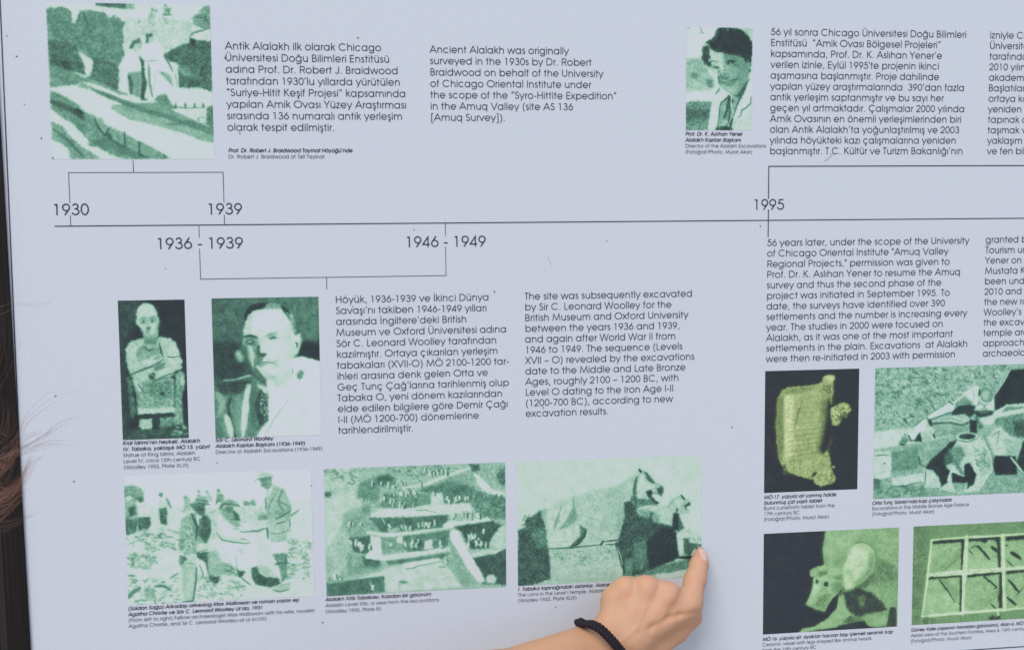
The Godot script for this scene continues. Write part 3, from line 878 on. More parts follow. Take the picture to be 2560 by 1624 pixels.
func seated_statue() -> Print:
	var p := start(-175.4, -123.2, -173.6, -60.1, Vector2(138, 98), Vector2(670, 92), Vector2(180, 1212), 3, 0.05, 0.02)
	p.poly("100,60 330,60 300,250 200,450 200,700 210,1000 230,1240 100,1240", 0.2, 4, 0.05, 26)
	p.poly("205,700 245,700 290,1010 240,1040", 0.36, 8, 0.14)
	p.poly("180,1140 704,1080 710,1230 160,1230", 0.24, 6, 0.1, 6)
	p.dabs("580,1110 700,1105 695,1170 590,1180", 12, 22, 0.5, 0.75, 0, 1.8)
	p.poly("600,690 640,650 675,680 674,780 655,900 668,1090 590,1105 580,1000 600,850", 0.58, 6, 0.16)
	p.poly("640,690 672,700 672,770 640,760", 0.82, 5, 0.08, 3)
	p.poly("238,420 330,398 360,400 440,410 470,385 560,400 600,430 642,540 658,590 640,620 600,660 585,700 420,742 300,765 260,720 225,660 203,560 203,470", 0.76, 4, 0.11)
	p.poly("340,385 452,390 442,470 372,480 345,430", 0.5, 4, 0.08, 4)
	p.poly("350,440 440,480 470,440 500,530 400,570 300,580 280,500", 0.58, 6, 0.12, 5)
	p.poly("545,420 600,440 640,550 650,600 600,640 540,600", 0.84, 6, 0.08, 8)
	p.poly("205,480 260,430 300,470 260,580 240,640", 0.82, 6, 0.08, 8)
	p.ell(405, 470, 46, 24, 0.66, 0.1)
	p.line("345,460 390,495 440,478", 10, 0.25)
	p.line("470,440 485,500 505,560", 9, 0.2)
	p.line("540,548 580,555 635,545", 8, 0.28)
	p.line("235,690 350,645 420,620 500,570", 14, 0.3)
	p.poly("300,590 380,560 400,590 320,640 250,660 230,600", 0.8, 3, 0.08)
	p.poly("372,585 420,535 480,528 502,560 440,590 390,605", 0.9, 2, 0.04)
	for i in 4:
		p.line("%d,%d %d,%d" % [410 + i * 8, 575 - i * 9, 490 + i * 3, 562 - i * 9], 4, 0.45)
	p.poly("420,610 520,590 512,650 430,665", 0.46, 4, 0.12)
	p.line("420,700 520,665 640,632", 44, 0.82)
	p.line("430,740 540,690 640,665", 10, 0.3)
	p.poly("380,700 425,670 445,695 425,735 400,730", 0.2, 3, 0.05)
	p.line("400,690 450,710", 6, 0.7)
	p.poly("258,745 420,748 560,705 592,730 602,985 300,1005 285,850", 0.6, 4, 0.17)
	p.poly("380,760 560,740 570,880 470,900 400,860", 0.48, 8, 0.16, 8)
	p.poly("250,722 310,745 345,830 310,820 275,770", 0.8, 4, 0.08)
	p.line("300,760 345,830 380,835", 8, 0.25)
	p.ell(495, 845, 22, 16, 0.2, 0, 4)
	p.poly("298,965 600,955 600,1000 300,1008", 0.86, 5, 0.08, 3)
	p.line("590,740 600,960", 8, 0.3)
	p.poly("300,1010 600,1002 600,1030 470,1040 300,1042", 0.1, 3)
	p.poly("315,1045 415,1040 418,1125 330,1130 310,1100", 0.78, 5, 0.1)
	p.poly("480,1040 580,1030 582,1110 472,1112", 0.52, 6, 0.2)
	p.poly("420,1030 470,1030 470,1130 420,1130", 0.12, 3)
	p.poly("285,200 298,150 340,120 380,116 420,135 450,190 456,225 470,245 468,265 456,295 456,390 400,392 345,388 330,340 308,300 287,292 280,250 290,240", 0.86, 2, 0.06)
	p.poly("285,235 330,225 440,220 456,230 450,250 300,250", 0.76, 3, 0.04, 4)
	p.poly("440,150 456,230 470,260 456,390 430,390 440,300", 0.68, 2, 0.05, 8)
	p.poly("320,320 350,365 440,375 452,392 345,390", 0.62, 3, 0.06, 4)
	for c in [Vector2(340, 264), Vector2(411, 258)]:
		p.ell(c.x, c.y, 29, 22, 0.3)
		p.ell(c.x, c.y, 22, 16, 0.94)
		p.ell(c.x + 2, c.y, 12, 13, 0.2)
	p.line("315,240 345,228 372,240", 6, 0.4)
	p.line("385,235 415,225 440,235", 6, 0.4)
	p.poly("372,270 386,270 402,312 362,322", 0.7, 2)
	p.poly("362,312 400,312 396,326 365,326", 0.16, 1)
	p.line("358,342 398,338", 7, 0.3)
	p.line("362,356 396,354", 6, 0.4)
	p.line("325,315 345,355", 6, 0.45)
	p.line("290,240 282,260 288,292", 5, 0.35)
	return p

func suited_man() -> Print:
	var p := start(-101.8, -15.8, -174.7, -59.6, Vector2(885, 80), Vector2(1733, 70), Vector2(917, 1190), 4, 0.3, 0.06)
	p.poly("880,60 1160,60 1130,400 880,430", 0.34, 6, 0.06, 40)
	p.poly("1130,60 1760,50 1760,420 1600,430 1560,250 1480,150 1330,110 1160,130", 0.4, 6, 0.06, 24)
	p.poly("890,420 1120,430 1090,520 1190,690 960,735 900,725", 0.15, 6, 0.05, 30)
	p.poly("1590,425 1760,440 1760,590 1560,545", 0.06, 2, 0.03, 18)
	p.poly("1070,510 1105,480 1140,560 1110,590 1080,560", 0.72, 2, 0.03, 10)
	p.poly("905,740 1100,720 1210,700 1310,770 1330,820 1340,1050 1270,1110 1240,1200 900,1200", 0.46, 3, 0.06)
	p.line("985,732 1080,722 1195,690", 14, 0.9, 0.9, 4)
	p.poly("905,745 1200,715 1200,790 1060,850 950,830", 0.2, 4, 0.05, 14)
	p.line("935,840 970,900 945,1010", 44, 0.62, 0.8, 14)
	p.line("1180,780 1150,980 1130,1190", 46, 0.93, 0.9, 14)
	p.line("1225,760 1205,900 1225,1090", 40, 0.36, 0.8, 12)
	p.line("1100,860 1090,1000 1100,1180", 40, 0.55, 0.8, 12)
	p.line("1040,870 1012,935 1035,1040 1075,1190", 22, 0.2, 0.9, 6)
	p.line("1000,1010 1030,1100 1045,1190", 40, 0.88, 0.8, 10)
	p.line("930,1060 950,1190", 50, 0.4, 0.7, 14)
	p.poly("1240,760 1330,790 1325,860 1275,800", 0.9, 2, 0.03)
	p.poly("1275,805 1318,850 1338,1000 1332,1055 1268,1115 1240,1010 1225,930 1250,850", 0.2, 3, 0.06)
	p.dabs("1275,830 1318,860 1336,1000 1310,1060 1265,960", 60, 9, 0.6, 0.9, -30, 1.6, 0.8)
	p.poly("1320,730 1440,660 1520,560 1610,545 1760,588 1780,1200 1236,1200 1280,1110 1340,1055 1330,820", 1.0, 2, 0.0)
	p.poly("1500,800 1560,760 1640,1000 1600,1180 1480,1180 1560,980", 0.95, 2, 0.02, 24)
	p.line("1490,900 1400,1020 1310,1180", 11, 0.62, 0.7, 3)
	p.line("1235,1180 1340,1050", 10, 0.6, 0.7, 3)
	p.line("1330,830 1335,880", 10, 0.45, 0.7, 4)
	p.ell(1590, 692, 27, 42, 0.48, 0.3, 4, 6, 0.1)
	p.line("1528,640 1530,682", 7, 0.4)
	p.line("1600,1000 1615,1035", 5, 0.75)
	p.poly("1140,260 1200,180 1300,160 1440,165 1510,260 1548,380 1590,358 1604,430 1572,520 1530,560 1515,640 1500,690 1400,728 1320,730 1265,665 1228,610 1200,570 1150,500 1128,440 1140,380", 0.92, 2, 0.03)
	p.poly("1190,230 1300,180 1420,190 1480,290 1420,350 1290,350 1220,370", 0.985, 2, 0.01, 18)
	p.poly("1330,430 1440,420 1450,520 1370,560 1330,500", 0.985, 2, 0.01, 14)
	p.poly("1470,300 1520,300 1530,560 1480,680 1440,700 1470,520", 0.84, 2, 0.03, 18)
	p.poly("1290,640 1380,630 1420,690 1340,720", 0.96, 2, 0.02, 10)
	p.poly("1380,560 1430,600 1410,650 1380,620", 0.84, 2, 0.02, 10)
	p.line("1430,520 1400,570 1395,600", 10, 0.8, 0.7, 5)
	p.poly("1400,700 1510,650 1520,740 1400,800 1330,760", 0.86, 2, 0.03, 14)
	p.poly("1145,260 1190,195 1215,230 1200,370 1145,385", 0.85, 2, 0.03, 10)
	p.poly("1140,372 1250,375 1262,430 1250,510 1290,545 1240,600 1222,670 1180,570 1126,450", 0.6, 3, 0.05, 6)
	p.poly("1130,440 1160,470 1180,560 1150,560", 0.32, 3, 0.05, 5)
	p.line("1180,440 1205,520 1212,610", 22, 0.86, 0.9, 6)
	p.poly("1155,415 1200,400 1232,425 1225,450 1170,452", 0.3, 3, 0.05, 4)
	p.line("1170,425 1200,420", 8, 0.85)
	p.line("1135,388 1190,376 1245,392", 18, 0.25, 0.9, 4)
	p.poly("1252,440 1268,470 1272,520 1325,522 1300,548 1250,560 1238,520", 0.26, 3, 0.05, 4)
	p.line("1285,520 1318,518", 8, 0.25)
	p.poly("1300,420 1420,420 1440,500 1340,500", 0.93, 3, 0.02, 14)
	p.poly("1450,430 1500,420 1510,640 1440,680", 0.93, 3, 0.02, 16)
	p.poly("1280,680 1400,690 1400,728 1320,730", 0.82, 3, 0.03, 8)
	p.poly("1215,560 1260,540 1300,560 1270,590 1225,620", 0.45, 3, 0.05, 6)
	p.line("1225,610 1262,594 1330,588 1388,598", 8, 0.28)
	p.poly("1232,606 1262,598 1340,600 1270,628", 0.6, 2, 0, 3)
	p.poly("1232,640 1270,690 1330,728 1290,735 1240,690 1225,660", 0.4, 3, 0.05, 8)
	p.poly("1295,385 1340,355 1420,345 1400,362 1340,385", 0.55, 3, 0.05, 6)
	p.poly("1330,395 1370,380 1402,385 1400,400 1350,410", 0.32, 2, 0.05, 3)
	p.line("1395,390 1432,405", 6, 0.7)
	p.line("1575,380 1598,400 1592,460 1560,535 1530,550", 7, 0.6, 0.8)
	p.line("1552,430 1568,445 1562,475", 10, 0.25)
	p.poly("1140,250 1150,190 1190,140 1270,116 1335,122 1300,160 1220,175 1175,215 1150,270 1138,330", 0.08, 3, 0.04)
	p.poly("1290,165 1330,122 1390,124 1430,132 1432,165 1360,158", 0.72, 4, 0.1)
	p.dabs("1300,160 1330,130 1430,135 1430,160", 18, 7, 0.3, 0.5, -40, 2.2)
	p.poly("1430,135 1470,145 1515,185 1548,240 1564,320 1556,375 1530,320 1500,250 1450,180", 0.5, 5, 0.12)
	p.poly("1430,150 1460,145 1510,190 1500,230", 0.12, 4, 0.06)
	p.dabs("1470,180 1520,210 1555,320 1545,360 1500,260", 20, 8, 0.75, 0.92, 60, 2.4)
	return p

func three_people() -> Print:
	var p := start(-175.7, -24.9, -311.1, -203.0, Vector2(68, 100), Vector2(1700, 38), Vector2(102, 1225), 5, 1.0)
	p.poly("70,400 560,375 1100,375 1300,350 1720,320 1730,1150 95,1240", 0.93, 10, 0.05, 8)
	p.poly("560,385 1300,370 1300,480 1060,520 560,520", 0.86, 12, 0.08, 8)
	p.poly("60,185 150,178 210,205 245,235 235,300 150,320 60,310", 0.56, 9, 0.14)
	p.poly("75,300 110,270 155,285 190,400 190,500 78,500", 0.62, 5, 0.16)
	p.ell(108, 292, 26, 20, 0.9)
	p.poly("105,370 160,360 168,440 115,450", 0.3, 5, 0.1)
	p.poly("78,480 195,470 165,600 82,612", 0.36, 6, 0.16)
	p.poly("205,350 300,345 335,390 300,455 212,455", 0.92, 3, 0.04)
	p.ell(214, 308, 28, 24, 0.38, 0, 0, 3)
	p.poly("192,458 298,452 296,530 270,570 190,575", 0.34, 4, 0.1)
	p.ell(385, 264, 20, 22, 0.38, 0, 0, 2)
	p.poly("362,315 425,300 445,370 440,400 362,385", 0.86, 3, 0.05)
	p.poly("362,385 440,372 438,525 385,525", 0.36, 4, 0.12)
	p.line("432,295 470,378", 20, 0.52)
	p.poly("580,285 635,285 645,400 585,405", 0.68, 5, 0.08)
	p.ell(598, 284, 15, 12, 0.5)
	p.line("700,272 725,270", 10, 0.4)
	p.ell(712, 235, 15, 17, 0.55)
	p.ell(785, 240, 13, 15, 0.6)
	p.line("790,255 825,320", 24, 0.75)
	p.poly("865,255 905,250 940,275 925,325 862,335", 0.55, 4, 0.08)
	p.ell(885, 228, 17, 20, 0.5)
	p.line("860,350 880,310", 10, 0.35)
	p.poly("1098,318 1150,325 1200,308 1215,358 1110,362", 0.55, 8, 0.16)
	for r in ["90,560 540,560 540,755 300,760 90,690", "100,770 340,790 340,910 100,900", "100,1000 560,980 560,1215 105,1225", "690,960 1130,1040 1110,1190 700,1190", "1490,650 1705,680 1700,1020 1500,1000", "890,850 1010,870 1070,990 900,950"]:
		p.dabs(r, 70, 22, 0.5, 0.84, 10, 1.9, 0.7)
		p.dabs(r, 26, 14, 0.36, 0.55, 10, 1.9, 0.8)
	p.dabs("480,370 1290,400 1290,560 1070,600 880,540", 40, 16, 0.6, 0.85, 0, 1.9, 0.7)
	p.line("1080,590 1230,585 1300,560", 14, 0.42)
	p.line("105,1150 150,1105 205,1075", 30, 0.42, 0.9, 5)
	p.line("330,1060 400,1060 470,1095", 22, 0.4, 0.9, 4)
	p.poly("235,1070 330,1080 340,1170 250,1180", 0.62, 8, 0.1, 4)
	p.line("98,965 160,968", 12, 0.4)
	p.line("460,990 540,950", 14, 0.5)
	p.line("90,700 190,660 300,690", 10, 0.5, 0.6)
	p.dabs("190,600 480,600 480,640 190,650", 24, 14, 0.4, 0.6, 5, 2.4)
	# the seated couple
	p.poly("560,480 640,425 690,420 760,440 812,470 822,590 785,690 700,690 690,770 600,800 538,740 548,560", 0.63, 4, 0.08)
	p.dabs("560,490 660,500 680,760 560,760", 16, 14, 0.85, 0.95, 60, 3.5, 0.7)
	p.dabs("550,520 680,560 680,780 550,760", 12, 12, 0.36, 0.5, 60, 3.0, 0.7)
	p.poly("740,440 790,450 820,490 820,600 775,690 715,620 720,520", 0.32, 3, 0.08)
	p.poly("690,428 742,450 722,510 700,560", 0.95, 2)
	p.poly("715,470 740,470 745,570 715,600", 0.42, 2, 0.05)
	p.line("650,430 700,545 690,650", 20, 0.3)
	p.poly("640,360 680,345 770,348 768,430 725,447 690,420", 0.38, 3, 0.08)
	p.line("700,395 750,400", 10, 0.25)
	p.poly("630,352 685,300 705,272 780,280 795,318 808,352 720,352", 0.62, 2, 0.08)
	p.line("632,352 720,340 806,352", 14, 0.38)
	p.line("690,305 795,322", 14, 0.45)
	p.poly("690,765 810,760 800,830 840,950 905,985 870,1050 810,1020 765,850 695,810", 0.3, 3, 0.08)
	p.poly("790,770 870,735 905,840 935,960 860,985 800,965", 0.7, 3, 0.08)
	p.poly("700,730 760,695 808,730 730,770 695,765", 0.84, 2, 0.04)
	p.line("705,765 790,745", 6, 0.4)
	p.poly("540,790 600,800 650,860 600,920 545,880", 0.45, 3, 0.12)
	p.poly("560,880 600,840 690,880 700,940 675,1195 570,1195", 0.78, 3, 0.05)
	p.line("695,900 682,1050 665,1190", 16, 0.34)
	p.line("590,930 600,1180", 10, 0.66)
	p.line("570,1200 670,1195", 12, 0.4)
	p.poly("590,845 640,790 692,800 692,870 610,892", 0.86, 2, 0.04)
	p.line("600,860 690,870", 6, 0.45)
	p.line("720,880 750,960 730,1010", 10, 0.4)
	p.poly("845,480 890,440 980,555 1060,600 1160,650 1235,640 1222,865 1130,935 1040,925 960,800 870,640", 0.98, 2, 0.01)
	p.poly("820,480 880,470 880,620 790,690 830,590", 0.84, 4, 0.12)
	p.poly("900,390 940,370 1010,400 1060,500 1080,530 1050,560 970,500 910,440", 0.6, 3, 0.1)
	p.poly("1005,390 1060,440 1078,500 1030,485", 0.26, 3, 0.06)
	p.poly("935,365 1015,365 1005,415 955,415", 0.42, 2, 0.06)
	p.poly("888,385 908,330 970,303 1040,322 1074,362 1010,378 940,352", 0.6, 3, 0.1)
	p.line("890,395 925,350 1000,345 1072,365", 14, 0.36)
	p.line("865,570 905,640 1000,650 1150,672", 44, 0.9)
	p.line("870,600 920,660 1010,680 1130,695 1165,680", 12, 0.46)
	p.line("1080,650 1140,660", 8, 0.5)
	p.line("1060,760 1090,740 1085,790", 7, 0.65)
	p.line("1030,800 1050,900 1030,780", 7, 0.7)
	p.poly("1030,880 1060,930 1125,938 1085,1000 1055,970", 0.3, 2, 0.05)
	p.poly("1170,910 1222,890 1250,960 1300,990 1420,1000 1435,1055 1350,1085 1215,1060 1180,990", 0.3, 4, 0.1)
	p.poly("1222,880 1330,900 1420,1000 1300,985 1240,940", 0.8, 4, 0.08)
	p.line("1090,1000 1170,1060", 12, 0.45)
	# the standing man
	p.poly("1305,215 1360,178 1460,208 1525,350 1525,450 1498,480 1512,560 1320,560 1300,480 1312,360", 0.72, 3, 0.06)
	p.line("1450,220 1410,320 1440,400", 16, 0.46, 0.8, 4)
	p.line("1390,480 1450,450 1525,400", 15, 0.38)
	p.line("1420,330 1520,370", 10, 0.45)
	p.line("1395,240 1340,340 1310,430", 9, 0.46)
	p.line("1520,350 1495,480", 8, 0.5)
	p.line("1300,290 1300,400", 14, 0.44)
	p.poly("1325,215 1360,185 1345,250 1320,290", 0.95, 2)
	p.line("1240,475 1330,455 1400,430 1500,385", 46, 0.66)
	p.dabs("1330,430 1510,370 1520,410 1340,480", 16, 10, 0.4, 0.55, -25, 2.5)
	p.ell(1275, 455, 42, 32, 0.52, 0, 0, 3, 0.1)
	p.line("1240,440 1310,430", 8, 0.85)
	p.poly("1308,565 1360,515 1420,490 1500,500 1522,595 1400,645 1330,625", 0.78, 3, 0.06)
	p.line("1320,600 1420,610 1515,570", 8, 0.46)
	p.line("1395,525 1470,498", 12, 0.32)
	p.poly("1330,630 1490,620 1482,680 1350,690", 0.72, 2, 0.06)
	p.poly("1352,690 1480,675 1472,780 1350,788", 0.98, 1)
	p.poly("1355,785 1482,780 1490,880 1500,1000 1440,1045 1432,950 1400,860", 0.5, 2, 0.06)
	p.line("1480,800 1490,880", 12, 0.3)
	p.line("1390,880 1480,845", 22, 0.36)
	p.line("1395,850 1470,850", 10, 0.66)
	p.poly("1360,1100 1440,1045 1515,1045 1520,1100 1420,1125", 0.74, 2, 0.06)
	p.line("1365,1108 1430,1124 1515,1102", 10, 0.36)
	p.line("1520,455 1590,400", 14, 0.46)
	p.line("1315,560 1320,655", 14, 0.32)
	p.line("1510,470 1515,550", 10, 0.4)
	p.poly("1240,125 1352,105 1355,180 1312,218 1258,195", 0.56, 2, 0.06)
	p.line("1250,140 1350,120", 10, 0.36)
	p.line("1255,180 1290,180", 6, 0.36)
	p.poly("1200,135 1240,68 1290,58 1345,72 1372,102 1290,110", 0.84, 2, 0.03)
	p.line("1202,140 1260,120 1370,104", 8, 0.42)
	p.line("1235,95 1340,88", 8, 0.66)
	return p

func trench_view() -> Print:
	var p := start(-14.5, 138.5, -312.2, -203.6, Vector2(72, 150), Vector2(1678, 88), Vector2(88, 1283), 6, 0.7, 0.11)
	p.poly("60,140 360,130 410,250 350,350 260,480 200,560 70,560", 0.8, 10, 0.1, 8)
	p.dabs("75,155 380,150 380,300 75,230", 50, 20, 0.4, 0.6, 20, 1.6, 0.7)
	p.dabs("620,120 1500,90 1400,140 1000,230 640,190", 60, 20, 0.36, 0.62, 10, 1.6, 0.7)
	p.poly("80,400 330,360 420,470 260,520 240,640 130,830 80,890", 0.84, 8, 0.07, 8)
	p.poly("240,560 420,490 540,690 480,730 290,760 230,700", 0.62, 8, 0.1, 6)
	p.poly("380,270 600,195 700,220 690,290 560,310 540,440 360,410", 0.48, 8, 0.1, 12)
	p.poly("540,225 640,198 692,240 600,285 540,270", 0.3, 8, 0.06, 8)
	p.poly("700,290 960,310 1150,225 1370,190 1420,110 1440,150 1400,320 1380,340 1150,290 950,320", 0.6, 6, 0.08, 5)
	p.poly("940,320 1160,260 1400,310 1390,440 1130,480 1100,380 900,350", 0.42, 8, 0.1, 8)
	p.line("760,320 950,290 1150,212 1400,125", 24, 0.92, 0.9, 5)
	p.poly("1360,110 1440,110 1450,160 1380,170", 0.32, 8, 0.08, 4)
	p.poly("1385,180 1430,195 1560,330 1670,360 1670,400 1520,370 1440,300", 0.94, 4, 0.03)
	p.poly("1500,100 1680,90 1680,330 1560,300 1440,190", 0.66, 8, 0.14, 4)
	p.poly("1600,180 1680,120 1680,290 1620,290", 0.42, 8, 0.12, 6)
	p.poly("1390,330 1520,370 1690,410 1690,600 1560,600 1440,560 1370,470", 0.5, 8, 0.16, 4)
	p.dabs("1400,350 1680,400 1680,580 1450,540", 40, 18, 0.25, 0.5, -50, 2.2, 0.7)
	p.poly("600,360 1110,380 1120,470 800,500 690,520 560,480", 0.5, 8, 0.1, 6)
	p.poly("1010,370 1110,360 1130,460 1010,470", 0.86, 4, 0.05)
	p.poly("470,560 560,500 800,500 1000,468 1360,455 1380,530 1160,560 800,578 490,582", 0.92, 4, 0.03)
	p.line("880,520 960,515 1060,540", 8, 0.5)
	p.poly("400,480 470,470 480,570 430,560", 0.58, 6, 0.1)
	p.poly("465,582 800,580 1165,560 1165,610 1120,680 900,690 700,715 570,720 500,630", 0.38, 5, 0.08)
	p.poly("620,690 720,660 740,700 650,720", 0.72, 5, 0.06)
	p.line("455,715 620,738 800,725 1110,685", 26, 0.94, 1.0, 3)
	p.poly("1120,650 1180,615 1250,625 1400,600 1545,590 1545,618 1400,640 1180,680 1120,690", 0.94, 4, 0.03)
	p.poly("1210,665 1560,618 1660,660 1560,780 1500,870 1350,870 1290,720", 0.28, 5, 0.08)
	p.poly("560,760 740,755 765,880 600,905 570,880", 0.56, 4, 0.08)
	p.poly("760,752 1190,700 1160,840 940,890 800,890 765,860", 0.42, 4, 0.08)
	p.poly("478,745 562,760 575,900 590,965 440,945 440,900 480,860", 0.95, 4, 0.02)
	p.poly("715,750 760,752 758,815 705,805", 0.93, 3, 0.03)
	p.poly("960,790 1020,780 1030,862 950,875", 0.92, 3, 0.03)
	p.ell(655, 825, 12, 16, 0.95)
	p.poly("285,760 472,748 480,860 440,910 330,890", 0.34, 5, 0.1)
	p.poly("250,890 440,940 570,970 580,1040 400,1080 280,1110", 0.6, 6, 0.08, 6)
	p.poly("390,920 560,970 550,1035 430,1020", 0.34, 6, 0.08, 8)
	p.poly("90,900 240,640 290,760 270,900 240,1130 90,1130", 0.74, 8, 0.08, 8)
	p.line("445,935 600,945 900,908 1190,868", 38, 0.94, 1.0, 3)
	p.poly("610,975 900,942 1195,900 1185,925 1090,965 800,990 640,1012", 0.42, 5, 0.08, 3)
	p.poly("1370,915 1500,875 1620,885 1700,840 1700,880 1600,930 1390,950", 0.86, 4, 0.05)
	p.poly("1385,950 1600,915 1700,860 1700,1200 1480,1190 1440,1060", 0.27, 5, 0.06)
	p.poly("1640,670 1700,660 1700,850 1620,885 1530,830 1580,740", 0.82, 6, 0.1)
	p.poly("600,1040 780,1000 1090,970 1200,1080 1290,1210 690,1250 600,1250", 0.87, 3, 0.04)
	p.poly("1160,760 1200,790 1280,940 1360,1080 1450,1190 1280,1210 1200,1060 1120,950 1190,890", 0.62, 3, 0.07, 4)
	p.line("1150,960 1230,1080 1280,1200", 10, 0.7, 0.8, 4)
	p.poly("1178,730 1210,695 1265,710 1300,800 1385,960 1460,1070 1505,1170 1440,1172 1340,1040 1260,900 1190,790", 0.97, 3, 0.01)
	p.poly("770,995 1085,945 1095,972 830,1042 780,1035", 0.95, 2)
	p.line("785,1045 850,1040 890,1022 1090,985", 9, 0.46)
	p.poly("88,1165 240,1150 480,1110 600,1100 604,1250 90,1290", 0.38, 4, 0.08)
	p.poly("270,1140 480,1095 620,1045 680,1060 600,1105 480,1118", 0.92, 4, 0.03)
	p.poly("600,1100 740,1100 720,1250 606,1250", 0.9, 4, 0.03)
	p.ell(765, 1165, 42, 14, 0.45, 0.1)
	p.line("725,1170 735,1240", 8, 0.6)
	p.ell(1556, 1150, 48, 46, 0.88, 0, 2, 4, 0.05)
	p.line("1480,1195 1600,1190", 16, 0.5)
	p.poly("95,1120 250,1100 230,1160 110,1170", 0.6, 8, 0.18)
	p.ell(108, 375, 34, 26, 0.42, 0, 3, 6)
	for r in [["680,330 900,390", 13, 40], ["580,265 780,310", 8, 40], ["480,260 520,310", 1, 50], ["385,395 430,420", 1, 40], ["545,400 690,440", 4, 44], ["670,450 850,490", 5, 44], ["1000,330 1040,370", 1, 44], ["870,265 900,290", 1, 44], ["590,615 640,660", 1, 60], ["735,640 810,690", 3, 50], ["840,630 1050,670", 8, 46], ["1150,395 1350,440", 7, 44], ["1180,545 1440,590", 10, 46], ["300,780 460,860", 8, 54], ["790,800 940,840", 5, 58], ["1030,770 1130,830", 4, 56], ["1330,730 1480,850", 9, 54], ["1440,690 1480,740", 1, 56], ["960,140 1130,190", 8, 46], ["1480,805 1550,850", 2, 50], ["1095,960 1130,1000", 1, 72], ["500,1195 560,1230", 1, 80], ["110,1100 230,1140", 3, 46], ["280,620 380,660", 4, 40]]:
		p.people(r[0], r[1], r[2])
	p.line("1085,1030 1140,1030", 10, 0.5)
	p.line("575,580 605,640", 8, 0.9)
	p.line("472,1150 485,1210", 7, 0.85)
	return p

